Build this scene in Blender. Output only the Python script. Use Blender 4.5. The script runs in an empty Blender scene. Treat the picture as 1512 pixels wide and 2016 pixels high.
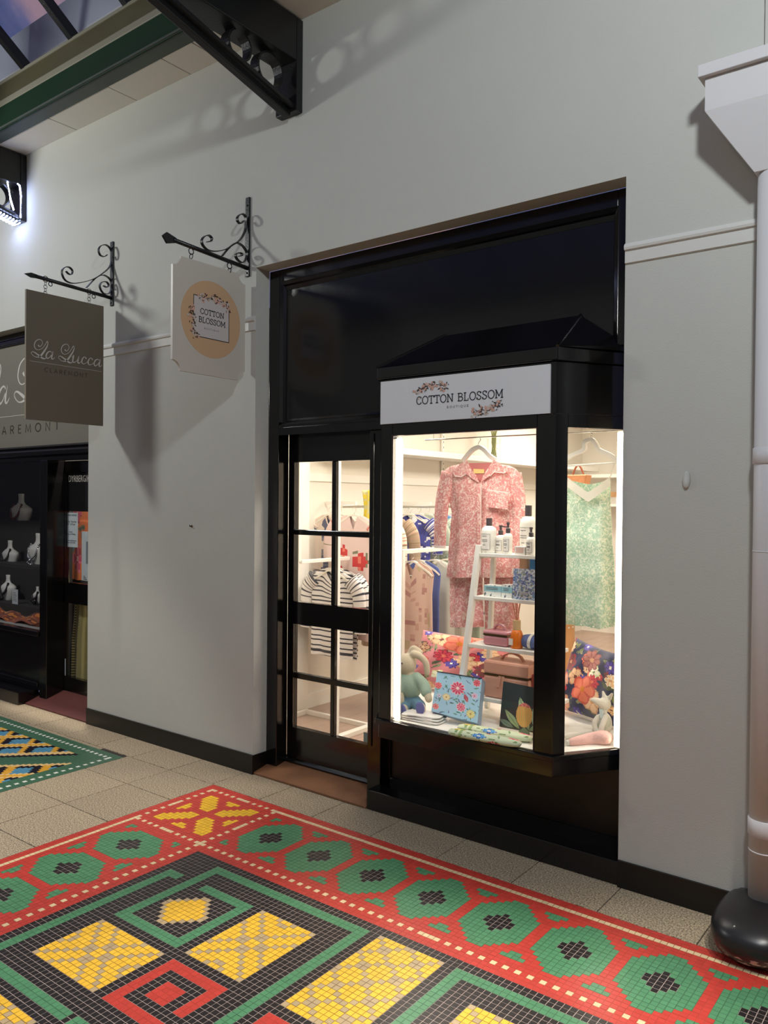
import bpy, math, random
import numpy as np
from mathutils import Vector, Matrix
R = random.Random(7)
S = bpy.context.scene
COL = S.collection
# ------------------------------------------------------------------ camera
F, YAW, PITCH, ROLL, CH, CY = 1581.95, 0.6550093, -0.0114110, 0.0086992, 1.64, -3.35
def cam_axes():
    cy, sy = math.cos(YAW), math.sin(YAW)
    f = np.array([-sy*math.cos(PITCH), cy*math.cos(PITCH), math.sin(PITCH)])
    r0 = np.array([cy, sy, 0.]); u0 = np.cross(r0, f)
    r = math.cos(ROLL)*r0 + math.sin(ROLL)*u0
    u = -math.sin(ROLL)*r0 + math.cos(ROLL)*u0
    return r, u, f
CR, CU, CF = cam_axes()
cd = bpy.data.cameras.new('camera'); cam = bpy.data.objects.new('camera', cd); COL.objects.link(cam)
cd.sensor_width = 36; cd.lens = F*36/2016; cd.clip_start = 0.05; cd.clip_end = 200
m = Matrix.Identity(4)
for k in range(3):
    m[k][0], m[k][1], m[k][2] = CR[k], CU[k], -CF[k]
m.translation = (0, CY, CH); cam.matrix_world = m; S.camera = cam
# real depth of a thing is chosen first; these give where on that plane it stands
def ray(x, y): return CR*((x-756)/F) - CU*((y-1008)/F) + CF
def PY(x, y, Y): d = ray(x, y); t = (Y-CY)/d[1]; return np.array([t*d[0], Y, CH+t*d[2]])
def PX(x, y, X): d = ray(x, y); t = X/d[0]; return np.array([X, CY+t*d[1], CH+t*d[2]])
def PZ(x, y, Z): d = ray(x, y); t = (Z-CH)/d[2]; return np.array([t*d[0], CY+t*d[1], Z])
# ------------------------------------------------------------------ world, lamps, exposure
S.view_settings.view_transform = 'Standard'; S.view_settings.look = 'None'
S.view_settings.gamma = 1; S.view_settings.use_curve_mapping = False; S.view_settings.exposure = 0.0
w = bpy.data.worlds.new('dusk'); S.world = w; w.use_nodes = True
nt = w.node_tree; nt.nodes.clear()
o_ = nt.nodes.new('ShaderNodeOutputWorld'); bg = nt.nodes.new('ShaderNodeBackground')
tc = nt.nodes.new('ShaderNodeTexCoord'); no = nt.nodes.new('ShaderNodeTexNoise'); rp = nt.nodes.new('ShaderNodeValToRGB')
no.inputs['Scale'].default_value = 5; no.inputs['Detail'].default_value = 5; no.inputs['Distortion'].default_value = 1.2
e = rp.color_ramp.elements; e[0].position = .42; e[0].color = (.075, .090, .19, 1); e[1].position = .68; e[1].color = (.34, .22, .25, 1)
e2 = e.new(.54); e2.color = (.13, .13, .235, 1)
bg.inputs['Strength'].default_value = 1.0
nt.links.new(tc.outputs['Generated'], no.inputs['Vector']); nt.links.new(no.outputs['Fac'], rp.inputs['Fac'])
nt.links.new(rp.outputs['Color'], bg.inputs['Color']); nt.links.new(bg.outputs[0], o_.inputs[0])
def lamp(name, kind, loc, power, col, size=.1, rot=None, sizey=None):
    l = bpy.data.lights.new(name, kind); l.energy = power; l.color = col
    if kind == 'AREA':
        l.size = size
        if sizey: l.shape = 'RECTANGLE'; l.size_y = sizey
    else: l.shadow_soft_size = size
    o = bpy.data.objects.new(name, l); o.location = loc
    if rot: o.rotation_euler = rot
    COL.objects.link(o); return o
lamp('arcade_lamp_west', 'POINT', (-6.4, -2.4, 3.75), 165, (.97, 1, .95), .16)
lamp('arcade_lamp_east', 'POINT', (0.15, -2.5, 4.2), 235, (.90, .98, 1), .14)
for x_, y_, p_, a_ in ((-5.1, -1.6, 330, 58), (-3.3, -2.0, 480, 47), (-1.2, -2.2, 520, 47), (.45, -1.6, 420, 56)):
    q_ = lamp('added_floor_spot', 'SPOT', (x_, y_, 4.45), p_, (1, .94, .84), .12); q_.data.spot_size = math.radians(a_); q_.data.spot_blend = .35  # added spots, cones shaped to brighten the mosaic and spare the bay strip
for k, (x, y, p_) in enumerate([(-2.1, 1.0, 34), (-3.4, 1.6, 16), (-2.4, 2.8, 40), (-3.2, 4.4, 40)]):
    lamp('shop_ceiling_light', 'AREA', (x, y, 2.70), p_, (1, .93, .82), .5)
lamp('window_downlight', 'AREA', (-2.02, .10, 1.985), 6, (1, .94, .84), .75, None, .30)
lamp('doorway_downlight', 'AREA', (-3.15, .55, 2.6), 16, (1, .93, .82), .4)
# ------------------------------------------------------------------ mesh and object helpers
LOC = {}
def thing(name, label, cat, loc=(0, 0, 0), group=None):
    o = bpy.data.objects.new(name, None); COL.objects.link(o); o.empty_display_size = .05
    o.location = loc; LOC[o.name] = np.array(loc, float); o['label'] = label; o['category'] = cat
    if group: o['group'] = group
    return o
def tag(o, label, cat, group=None):
    o['label'] = label; o['category'] = cat
    if group: o['group'] = group
    return o
def lab(o, label): o['label'] = label; return o
def struct(o): o['kind'] = 'structure'; return o
def srgb(c): return tuple((x/255/12.92 if x/255 <= .04045 else ((x/255+.055)/1.055)**2.4) for x in c)
class MB:
    def __init__(s): s.v = []; s.f = []; s.c = []
    def add(s, V, Fs, col=None):
        n = len(s.v); s.v += [tuple(map(float, p)) for p in V]
        for f in Fs: s.f.append(tuple(n+i for i in f)); s.c.append(col)
        return s
    def box(s, x0, x1, y0, y1, z0, z1, col=None):
        V = [(x, y, z) for z in (z0, z1) for y in (y0, y1) for x in (x0, x1)]
        return s.add(V, [(0, 2, 3, 1), (4, 5, 7, 6), (0, 1, 5, 4), (2, 6, 7, 3), (0, 4, 6, 2), (1, 3, 7, 5)], col)
    def obox(s, c, ax, ay, az, col=None):
        c, ax, ay, az = (np.array(q, float) for q in (c, ax, ay, az))
        V = [c+i*ax+j*ay+k*az for k in (-1, 1) for j in (-1, 1) for i in (-1, 1)]
        return s.add(V, [(0, 2, 3, 1), (4, 5, 7, 6), (0, 1, 5, 4), (2, 6, 7, 3), (0, 4, 6, 2), (1, 3, 7, 5)], col)
    def beam(s, a, b, wv, t, up=(0, 0, 1)):
        a, b = np.array(a, float), np.array(b, float); d = b-a; L = np.linalg.norm(d); d = d/L
        side = np.cross(d, np.array(up, float)); side /= np.linalg.norm(side); u = np.cross(side, d)
        return s.obox((a+b)/2, d*L/2, side*wv/2, u*t/2)
    def prism(s, poly, axis, a, b, col=None, cap=True):
        n = len(poly)
        def mk(p, t): return {'x': (t, p[0], p[1]), 'y': (p[0], t, p[1]), 'z': (p[0], p[1], t)}[axis]
        V = [mk(p, a) for p in poly]+[mk(p, b) for p in poly]
        Fs = [(i, (i+1) % n, n+(i+1) % n, n+i) for i in range(n)]
        if cap: Fs += [tuple(range(n))[::-1], tuple(range(n, 2*n))]
        return s.add(V, Fs, col)
    def tube(s, path, r, n=8, closed=False, flat=1.0, up=(0, 0, 1), cap=True):
        P = [np.array(p, float) for p in path]; m_ = len(P); V = []; up = np.array(up, float)
        rr = r if hasattr(r, '__len__') else [r]*m_
        for i, p in enumerate(P):
            if closed: d = P[(i+1) % m_]-P[i-1]
            else: d = P[min(i+1, m_-1)]-P[max(i-1, 0)]
            d = d/(np.linalg.norm(d)+1e-12); a = np.cross(d, up)
            if np.linalg.norm(a) < 1e-3: a = np.cross(d, (1, .1, 0))
            a /= np.linalg.norm(a); b = np.cross(a, d)
            for k in range(n):
                t = 2*math.pi*(k+.5)/n; V.append(p+rr[i]*(math.cos(t)*a+flat*math.sin(t)*b))
        Fs = []
        for i in range(m_ if closed else m_-1):
            for k in range(n):
                j = (i+1) % m_; Fs.append((i*n+k, i*n+(k+1) % n, j*n+(k+1) % n, j*n+k))
        if cap and not closed: Fs += [tuple(range(n))[::-1], tuple(range((m_-1)*n, m_*n))]
        return s.add(V, Fs)
    def strap(s, path, wid, th, wdir):
        P = [np.array(p, float) for p in path]; wd = np.array(wdir, float); V = []
        for i, p in enumerate(P):
            d = P[min(i+1, len(P)-1)]-P[max(i-1, 0)]; d /= np.linalg.norm(d); nn = np.cross(d, wd); nn /= np.linalg.norm(nn)
            for a, b in ((-1, -1), (1, -1), (1, 1), (-1, 1)): V.append(p+wd*wid/2*a+nn*th/2*b)
        Fs = [(i*4+k, i*4+(k+1) % 4, i*4+4+(k+1) % 4, i*4+4+k) for i in range(len(P)-1) for k in range(4)]
        return s.add(V, Fs+[(3, 2, 1, 0), tuple(range(len(P)*4-4, len(P)*4))])
    def lathe(s, prof, c=(0, 0, 0), n=24, axis='z', sx=1, sy=1):
        V = []
        for r, h in prof:
            for k in range(n):
                t = 2*math.pi*k/n; a, b = r*math.cos(t)*sx, r*math.sin(t)*sy
                V.append({'z': (c[0]+a, c[1]+b, c[2]+h), 'y': (c[0]+a, c[1]+h, c[2]+b), 'x': (c[0]+h, c[1]+a, c[2]+b)}[axis])
        m_ = len(prof); Fs = [(i*n+k, i*n+(k+1) % n, (i+1)*n+(k+1) % n, (i+1)*n+k) for i in range(m_-1) for k in range(n)]
        return s.add(V, Fs+[tuple(range(n))[::-1], tuple(range((m_-1)*n, m_*n))])
    def grid(s, fn, nu, nv, closed=False, col=None):
        V = [fn(i/nu, j/nv) for j in range(nv+1) for i in range(nu if closed else nu+1)]; k = nu if closed else nu+1
        n0 = len(s.v); s.v += [tuple(map(float, p)) for p in V]
        for j in range(nv):
            for i in range(nu):
                i2 = (i+1) % k; s.f.append((n0+j*k+i, n0+j*k+i2, n0+(j+1)*k+i2, n0+(j+1)*k+i))
                s.c.append(col((i+.5)/nu, (j+.5)/nv) if callable(col) else col)
        return s
    def ball(s, c, r, nu=14, nv=9, rot=None):
        c = np.array(c, float); r = np.array(r if hasattr(r, '__len__') else (r, r, r), float)
        def fn(u, v):
            t, p = 2*math.pi*u, math.pi*(v*.98+.01); q = np.array([math.sin(p)*math.cos(t), math.sin(p)*math.sin(t), math.cos(p)])*r
            return c+(rot @ q if rot is not None else q)
        return s.grid(fn, nu, nv, True)
    def build(s, name, mat, parent=None, smooth=False, bevel=0, sub=0):
        off = LOC.get(parent.name, np.zeros(3)) if parent else np.zeros(3)
        me = bpy.data.meshes.new(name); me.from_pydata([tuple(np.array(p)-off) for p in s.v], [], s.f)
        if any(c is not None for c in s.c):
            at = me.color_attributes.new('Col', 'FLOAT_COLOR', 'CORNER')
            a = np.array([(*(c or (1, 1, 1)), 1) for c, f in zip(s.c, s.f) for _ in f], np.float32).ravel(); at.data.foreach_set('color', a)
        me.materials.append(mat); me.update()
        if smooth: me.polygons.foreach_set('use_smooth', [True]*len(me.polygons))
        o = bpy.data.objects.new(name, me); COL.objects.link(o)
        if parent: o.parent = parent; LOC[o.name] = off
        else: LOC[o.name] = np.zeros(3)
        if bevel:
            b = o.modifiers.new('b', 'BEVEL'); b.width = bevel; b.segments = 2; b.limit_method = 'ANGLE'
        if sub:
            q = o.modifiers.new('s', 'SUBSURF'); q.levels = sub; q.render_levels = sub
        return o
def box(name, mat, x0, x1, y0, y1, z0, z1, parent=None, bevel=0): return MB().box(x0, x1, y0, y1, z0, z1).build(name, mat, parent, False, bevel)
def copy_tree(o, loc=None, rotz=None, parent=None):
    c = o.copy(); COL.objects.link(c); c.parent = parent
    if parent is None and loc is not None: c.location = loc
    if rotz is not None: c.rotation_euler = (0, 0, rotz)
    LOC[c.name] = LOC.get(o.name, np.zeros(3))
    for ch in list(o.children): copy_tree(ch, None, None, c)
    return c
# ------------------------------------------------------------------ materials
def nodes(name):
    m_ = bpy.data.materials.new(name); m_.use_nodes = True; n = m_.node_tree; p = n.nodes['Principled BSDF']; return m_, n, p
def mat(name, c, rough=.5, metal=0, var=0, vs=6, bump=0, bs=60, coat=0, spec=.5, emit=0, vcol=False, rnd=0, sheen=0, det=4):
    m_, n, p = nodes(name); c = srgb(c); L = n.links.new
    p.inputs['Base Color'].default_value = (*c, 1); p.inputs['Roughness'].default_value = rough; p.inputs['Metallic'].default_value = metal
    p.inputs['Specular IOR Level'].default_value = spec; p.inputs['Coat Weight'].default_value = coat; p.inputs['Coat Roughness'].default_value = .08
    if sheen: p.inputs['Sheen Weight'].default_value = sheen
    src = None
    if vcol:
        a = n.nodes.new('ShaderNodeAttribute'); a.attribute_name = 'Col'; src = a.outputs['Color']
    t = n.nodes.new('ShaderNodeTexCoord')
    def noise(s, d=4):
        q = n.nodes.new('ShaderNodeTexNoise'); q.inputs['Scale'].default_value = s; q.inputs['Detail'].default_value = d; L(t.outputs['Object'], q.inputs['Vector']); return q
    def mul(src, fac, amt):
        mr = n.nodes.new('ShaderNodeMapRange'); mr.inputs['To Min'].default_value = 1-amt; mr.inputs['To Max'].default_value = 1+amt; L(fac, mr.inputs['Value'])
        v = n.nodes.new('ShaderNodeVectorMath'); v.operation = 'SCALE'; L(mr.outputs[0], v.inputs['Scale'])
        if src is None: v.inputs[0].default_value = c
        else: L(src, v.inputs[0])
        return v.outputs[0]
    if var: src = mul(src, noise(vs, det).outputs['Fac'], var)
    if rnd: oi = n.nodes.new('ShaderNodeObjectInfo'); src = mul(src, oi.outputs['Random'], rnd)
    if src is not None: L(src, p.inputs['Base Color'])
    if bump:
        b = n.nodes.new('ShaderNodeBump'); b.inputs['Strength'].default_value = min(1, bump); b.inputs['Distance'].default_value = .004
        L(noise(bs).outputs['Fac'], b.inputs['Height']); L(b.outputs['Normal'], p.inputs['Normal'])
    if emit:
        p.inputs['Emission Color'].default_value = (*c, 1); p.inputs['Emission Strength'].default_value = emit
        if src is not None: L(src, p.inputs['Emission Color'])
    return m_
def glassmat(name, tint=(1, 1, 1), refl=1.0):
    m_, n, p = nodes(name); n.nodes.remove(p); out = n.nodes['Material Output']
    a = n.nodes.new('ShaderNodeBsdfTransparent'); a.inputs[0].default_value = (*tint, 1); g = n.nodes.new('ShaderNodeBsdfGlossy'); g.inputs['Roughness'].default_value = .02
    f = n.nodes.new('ShaderNodeLayerWeight'); f.inputs['Blend'].default_value = .5; mx = n.nodes.new('ShaderNodeMixShader')
    pw = n.nodes.new('ShaderNodeMath'); pw.operation = 'POWER'; pw.inputs[1].default_value = 5; ma = n.nodes.new('ShaderNodeMath'); ma.operation = 'MULTIPLY_ADD'; ma.inputs[1].default_value = .9*refl; ma.inputs[2].default_value = .03*refl
    n.links.new(f.outputs['Facing'], pw.inputs[0]); n.links.new(pw.outputs[0], ma.inputs[0]); n.links.new(ma.outputs[0], mx.inputs[0]); n.links.new(a.outputs[0], mx.inputs[1]); n.links.new(g.outputs[0], mx.inputs[2]); n.links.new(mx.outputs[0], out.inputs[0]); return m_
M_wall = mat('wall paint', (188, 187, 180), .75, var=.04, vs=2.5, bump=.25, bs=160)
M_trim = mat('white trim', (205, 203, 198), .5)
M_black = mat('black gloss paint', (12, 11, 11), .16, bump=.05, bs=30, spec=.5, coat=.2)
M_blackb = mat('brown black panel', (16, 10, 8), .35)
M_base = mat('black skirting', (8, 7, 7), .35)
M_iron = mat('wrought iron', (14, 14, 15), .38, bump=.3, bs=90)
M_stone = mat('granite paving', (160, 144, 120), .6, var=2.3, vs=150, bump=.15, bs=260, rnd=.10, det=8)
M_grout = mat('dark joint', (58, 50, 44), .9)
M_tile = mat('mosaic tile', (255, 255, 255), .36, vcol=True, rnd=.05, var=.06, vs=90, bump=.12, bs=120)
M_soffit = mat('soffit board', (214, 209, 198), .8, var=.05, vs=3)
M_green = mat('green gutter paint', (10, 42, 18), .6, spec=.25)
M_grey = mat('grey green board', (70, 78, 70), .6, var=.2, vs=6)
M_olive = mat('olive timber', (72, 66, 38), .6, var=.3, vs=4)
M_lip = mat('pale gutter lip', (128, 124, 106), .6)
M_glass = glassmat('clear glass')
M_roofglass = glassmat('roof glass', (.92, .94, 1))
M_thresh = mat('worn red threshold', (128, 86, 56), .7, var=.3, vs=9, bump=.5, bs=40)
M_inwall = mat('cream shop wall', (232, 226, 213), .7)
M_inwhite = mat('white interior paint', (242, 238, 228), .5)
M_infloor = mat('pale boards', (176, 152, 136), .5, var=.2, vs=5)
# ------------------------------------------------------------------ floor
s_t = .0243273; X0, Y0 = -3.5957, -.2667; X2, Y2 = -4.425, -.300
fl = struct(MB().box(-20, 8, -6.4, .3, -.06, -.0045).build('floor', M_grout)); LOC['floor'] = np.zeros(3)
def stone_mesh(dx, dy):
    return MB().box(-dx/2+.0022, dx/2-.0022, -dy/2+.0022, dy/2-.0022, -.02, 0).build('paving_stone', M_stone, fl, False, .0016)
cache = {}
def stone(x0, x1, y0, y1):
    k = (round(x1-x0, 3), round(y1-y0, 3))
    if k in cache: o = cache[k].copy(); COL.objects.link(o); o.parent = fl
    else: o = stone_mesh(*k); cache[k] = o
    o.location = ((x0+x1)/2, (y0+y1)/2, R.uniform(-.0006, .0006)); o.rotation_euler = (R.uniform(-.001, .001), R.uniform(-.001, .001), 0)
xe = -9.85
while xe < 2.7:                                       # one row along the shopfronts
    y1 = .2 if (xe < -5.31 or -3.6 < xe < -1.3) else 0.01
    stone(xe, xe+.39, -.2667, .012); xe += .39
for xa, xb in ((X2, -4.0), (-4.0, X0)):               # passage between the two tile carpets
    ys = [-.2667, -.57, -.96, -1.35, -1.74, -2.13, -2.52, -2.91, -3.3]
    for a, b in zip(ys, ys[1:]): stone(xa, xb, b, a)
for xe in np.arange(-9.85, X2-.3, .43): stone(xe, min(xe+.43, X2), Y2, -.2667)
# mosaic carpets -----------------------------------------------------------
RED, GRN, BLK, YEL, TAN, BEI, PET = [srgb(c) for c in ((194, 62, 52), (82, 138, 98), (32, 27, 28), (242, 190, 58), (184, 160, 124), (226, 200, 156), (236, 184, 42))]
P16 = {(0,0),(1,1),(2,2),(3,3),(4,4),(5,5),(6,5),(7,3),(7,4),(4,0),(5,1),(6,2),(0,4),(1,5)}
def p16(u, v): return TAN if (min(u, 15-u), min(v, 11-v)) in P16 else YEL
def p22(u, v):
    u %= 6
    for v0 in (0, 5, 11, 16):
        k = v-v0
        if 0 <= k < 6 and (u == k or u == 5-k): return TAN
    return YEL
def inr(a, b, a0, a1, b0, b1): return a0 <= a < a1 and b0 <= b < b1
DASH = {5, 7, 9, 11, 12, 13, 14, 16, 18, 20}
OH = {0: 8, 1: 8, 2: 7, 3: 6, 4: 5, 5: 4}; KH = {0: 3, 1: 2, 2: 1}
def corner(a, b):
    if (a, b) in {(2,2),(3,2),(2,3),(22,2),(23,2),(23,3),(24,2),(25,2),(2,22),(2,23),(3,23),(2,24),(2,25),(23,22),(22,23),(23,23),(24,23),(23,24)}: return BEI
    if (b in (2, 23) and a in DASH) or (a in (2, 23) and b in DASH): return BEI
    p, q = min(a, 25-a), min(b, 25-b)
    def f(a, b): return (5 <= a <= 11 and 5 <= b <= 11 and abs(a-b) <= 2) or (14 <= a <= 20 and 14 <= b <= 20 and abs(a-b) <= 2) or (14 <= a <= 20 and 5 <= b <= 11 and abs(a+b-25) <= 2) or (5 <= a <= 11 and 14 <= b <= 20 and abs(a+b-25) <= 2)
    if f(a, b): return PET
    for c, d in ((a, b), (b, a)):
        if (min(c, 25-c) == 5 and 11 <= d <= 14) or (min(c, 25-c) == 6 and 12 <= d <= 13): return PET
    return RED
def side(al, ac):
    if ac == 2: return BEI
    if ac == 23: return BEI if (al % 2 == 0 and al <= 74) or al >= 76 else RED
    for k in range(4):
        da = abs(al-(32+13*k))
        if da <= 5 and abs(ac-12.5) < OH[da]: return BLK if da <= 2 and abs(ac-12.5) < KH[da] else GRN
    for k in range(-1, 4):
        d = abs(al-(38.5+13*k))
        if (ac in (5, 20) and d < 2) or (ac in (6, 19) and d < 1): return GRN
    return RED
def carpet(i, j):
    a, b = min(i, 155-i), min(j, 155-j)
    if a < 26 and b < 26: return corner(a, b)
    if b < 26: return side(a, b)
    if a < 26: return side(b, a)
    for r_ in ((28,30,34,70),(28,32,34,36),(28,52,68,70),(53,66,68,70),(34,70,28,30),(34,36,28,50),(34,50,48,50),(48,50,34,50),(38,50,34,36),(68,70,28,68)):
        if inr(a, b, *r_): return GRN
    d = abs(a-41.5)+abs(b-41.5)
    if d <= 5: return TAN if d == 5 else YEL
    if inr(a, b, 34, 50, 52, 64): return p16(a-34, b-52)
    if inr(a, b, 52, 64, 34, 50): return p16(b-34, a-52)
    if inr(a, b, 72, 84, 28, 50): return p22(a-72, b-28)
    if inr(a, b, 28, 50, 72, 84): return p22(b-72, a-28)
    for a0, b0 in ((52, 52), (72, 52), (52, 72)):
        if inr(a, b, a0, a0+12, b0, b0+12):
            p, q = a-a0, b-b0
            if inr(p, q, 4, 8, 4, 8): return RED
            if not inr(p, q, 2, 10, 2, 10) and not (p >= 10 and 8 <= q < 10): return RED
    return BLK
KG, KW, KY, KB, KK, KC = [srgb(c) for c in ((70, 108, 84), (226, 226, 214), (222, 164, 56), (84, 142, 172), (28, 24, 34), (226, 190, 132))]
def carpet2(i, j):
    if min(i, j) < 6:
        if (j == 2 and (i == 2 or (i >= 4 and i % 2 == 0))) or (i == 2 and (j == 3 or (j >= 5 and j % 2 == 1))): return KW
        return KG
    u, v = i+j+1, i-j
    if abs(v) < 5: return KG
    if v >= 5:
        if v < 7: return KK
        if v < 9: return KC
        p, q = (u-29) % 12, (v-10) % 12
        if p < 7 and q < 6: return KB
        if (7 <= p < 10 and q < 8) or (p < 7 and 6 <= q < 8): return KK
        return KC if q in (8, 11) else KY
    w_ = -v
    if w_ < 7: return KC
    p, q = (u-30) % 12, (w_-9) % 12
    if p < 6 and q < 6: return KB
    if (q >= 10 and (p < 6 or p >= 9)) or (p >= 9 and q < 6): return KK
    return KC if q in (6, 9) else KY
GCOL = {BLK: srgb((176, 160, 152)), YEL: srgb((150, 112, 44)), TAN: srgb((128, 104, 70)), RED: srgb((184, 72, 60)), GRN: srgb((66, 108, 78)), BEI: srgb((170, 110, 84)), PET: srgb((160, 118, 36)), KG: srgb((58, 88, 68))}
def tile_box(mb, x, y, z, col, base=None):
    h, d = s_t*.5*.905, s_t*.5*.88
    g = s_t*.5; gc = GCOL.get(base or col, col)
    mb.add([(x-g, y-g, z-.0007), (x+g, y-g, z-.0007), (x+g, y+g, z-.0007), (x-g, y+g, z-.0007)], [(0, 1, 2, 3)], gc)
    V = [(x-h, y-h, z-.004), (x+h, y-h, z-.004), (x+h, y+h, z-.004), (x-h, y+h, z-.004), (x-h, y-h, z-.0007), (x+h, y-h, z-.0007), (x+h, y+h, z-.0007), (x-h, y+h, z-.0007), (x-d, y-d, z), (x+d, y-d, z), (x+d, y+d, z), (x-d, y+d, z)]
    mb.add(V, [(8, 9, 10, 11)]+[(a, (a+1) % 4, 4+(a+1) % 4, 4+a) for a in range(4)]+[(4+a, 4+(a+1) % 4, 8+(a+1) % 4, 8+a) for a in range(4)], col)
def lay(root, fn, ni, nj, ox, oy, sx):
    cells = []
    for i in range(ni):
        for j in range(nj):
            x, y = ox+sx*(i+.5)*s_t, oy-(j+.5)*s_t
            d = np.array([x, y, 0])-np.array([0, CY, CH]); z = d @ CF
            px, py = (756+F*(d @ CR)/z, 1008-F*(d @ CU)/z) if z > .1 else (9e9, 9e9)
            inn = 0 <= px <= 1512 and 0 <= py <= 2016
            cells.append((z if inn else 1e6+z, x, y, fn(i, j)))
    cells.sort(key=lambda c: c[0]); protos = {}; mb = MB()
    for n, (z, x, y, c) in enumerate(cells):
        if n < 300:
            if c not in protos: t = MB(); tile_box(t, 0, 0, 0, c); o = protos[c] = t.build('tile', M_tile); o.parent = root; o.location = (x-root.location.x, y-root.location.y, 0); 
            else: o = protos[c].copy(); COL.objects.link(o); o.parent = root; o.location = (x-root.location.x, y-root.location.y, R.uniform(-.0003, .0003)); o.rotation_euler = (R.uniform(-.004, .004), R.uniform(-.004, .004), 0)
        else:
            k = 1+R.uniform(-.07, .07); tile_box(mb, x, y, R.uniform(-.0003, .0003), tuple(q*k for q in c), c)
    st = mb.build('mosaic_tiles', M_tile, root); st['kind'] = 'stuff'
c1 = thing('mosaic_carpet', 'red bordered mosaic tile carpet with green octagons and yellow squares set in paving', 'floor mosaic', (X0, Y0, 0))
lay(c1, carpet, 156, 104, X0, Y0, 1)
c2 = thing('mosaic_carpet', 'dark green bordered mosaic carpet with blue and yellow lozenges by the jewellery shop', 'floor mosaic', (X2, Y2, 0))
lay(c2, carpet2, 120, 90, X2, Y2, -1)
# ------------------------------------------------------------------ walls, ceiling
ZC = 4.38
wl = MB()
wl.box(-10, -8.7, 0, .11, 0, 5.4); wl.box(-8.7, -5.308, 0, .11, 3.03, 5.4); wl.box(-5.308, -3.552, 0, .11, 0, 5.4); wl.box(-3.552, -1.287, 0, .11, 3.04, 5.4); wl.box(-1.287, 3, 0, .11, 0, 5.4)
wf = struct(wl.build('wall_front', M_wall)); LOC['wall_front'] = np.zeros(3)
for n, (a, b) in enumerate(((-10, -8.7), (-5.306, -3.55), (-1.285, 3))):
    bb = MB(); bb.box(a, b, -.012, .0, 0, .115)
    if n == 1: bb.box(b, b+.006, -.012, .11, 0, .115)
    struct(bb.build('baseboard_front', M_base))
    t = MB()                                          # picture rail: half round over a flat band
    pr = [(0, 2.752), (-.012, 2.750), (-.020, 2.742), (-.023, 2.732), (-.020, 2.722), (-.010, 2.718), (-.010, 2.668), (0, 2.664)]
    t.prism(pr, 'x', a, b-.002); struct(t.build('trim_%d' % (n+1), M_trim, None))
struct(MB().box(-.74, 3, -.025, 0, 3.30, 5.4).build('trim_4', M_wall))
struct(MB().box(-20, 8, -6.5, -6.4, 0, 4.4).build('wall_back', M_wall))
struct(MB().box(-20.1, -20, -6.5, 0, 0, 5.4).build('wall_west_added', M_wall)); struct(MB().box(8, 8.1, -6.5, 0, 0, 5.4).build('wall_east', M_wall)); struct(MB().box(-20, -10, 0, .1, 0, 5.4).build('wall_front', M_wall)); struct(MB().box(3, 8, 0, .1, 0, 5.4).build('wall_front', M_wall))  # west and east end walls are added, unseen, to shut out sky reflections
# soffit boards along the wall head, box gutter and glazed roof
cl = thing('ceiling', '', 'x'); del cl['label']; del cl['category']; cl['kind'] = 'structure'
js = [-10, -8.9, -7.9, -6.9, -6.27, -5.473, -4.739, -4.168, -3.876, -3.265, -2.5, -1.8, -1.1, -.4, .4, 1.2, 3]
for a, b in zip(js, js[1:]):
    t = R.uniform(0, .004); MB().box(a+.005, b-.005, -.232, 0, ZC+t, ZC+.012+t).build('soffit_board', M_soffit, cl, False, .002)
struct(MB().box(-10, 3, -.36, -.232, ZC, ZC+.012).build('trim_5', M_grey))
gt = struct(thing('gutter_beam', '', '')); del gt['label']; del gt['category']
MB().box(-10, 3, -.352, -.338, ZC-.006, ZC+.165).build('gutter_face', M_green, gt, False, .004)
MB().box(-10, 3, -.352, -.336, ZC+.165, ZC+.215).build('gutter_lip', M_lip, gt, False, .01)
MB().box(-10, 3, -.345, -.25, ZC+.215, ZC+.33).build('timber_plate', M_olive, gt)
MB().box(-10, 3, -.352, -.32, ZC+.33, ZC+.352).build('flashing', M_lip, gt)
gr = struct(thing('glass_roof', '', '')); del gr['label']; del gr['category']
pitch = .75
def ry(d): return (-.30-d, ZC+.352+d*pitch)
def ry2(d): return (-6.45+d, ZC+.352+d*pitch)
for rr_f in (ry, ry2):
    for k in range(22):
        x = -9.9+k*.614; a, b = rr_f(0), rr_f(3.05); MB().beam((x, *a), (x, *b), .045, .07, (0, .6, .8)).build('glazing_bar', M_iron, gr)
        if x < 2.4:
            q0, q1 = rr_f(.02), rr_f(3.05); V = [(xx, q[0], q[1]+.03+h) for h in (0, .006) for q in (q0, q1) for xx in (x, x+.614)]
            MB().add(V, [(0, 2, 3, 1), (4, 5, 7, 6), (0, 1, 5, 4), (2, 6, 7, 3), (1, 3, 7, 5), (0, 4, 6, 2)]).build('roof_pane', M_roofglass, gr)
struct(MB().box(-10, 3, -6.5, -6.38, 4.4, ZC+.36).build('trim_6', M_grey))
struct(MB().beam((-10, *ry(3.07)), (3, *ry(3.07)), .12, .16).build('ridge_beam', M_iron))
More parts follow.
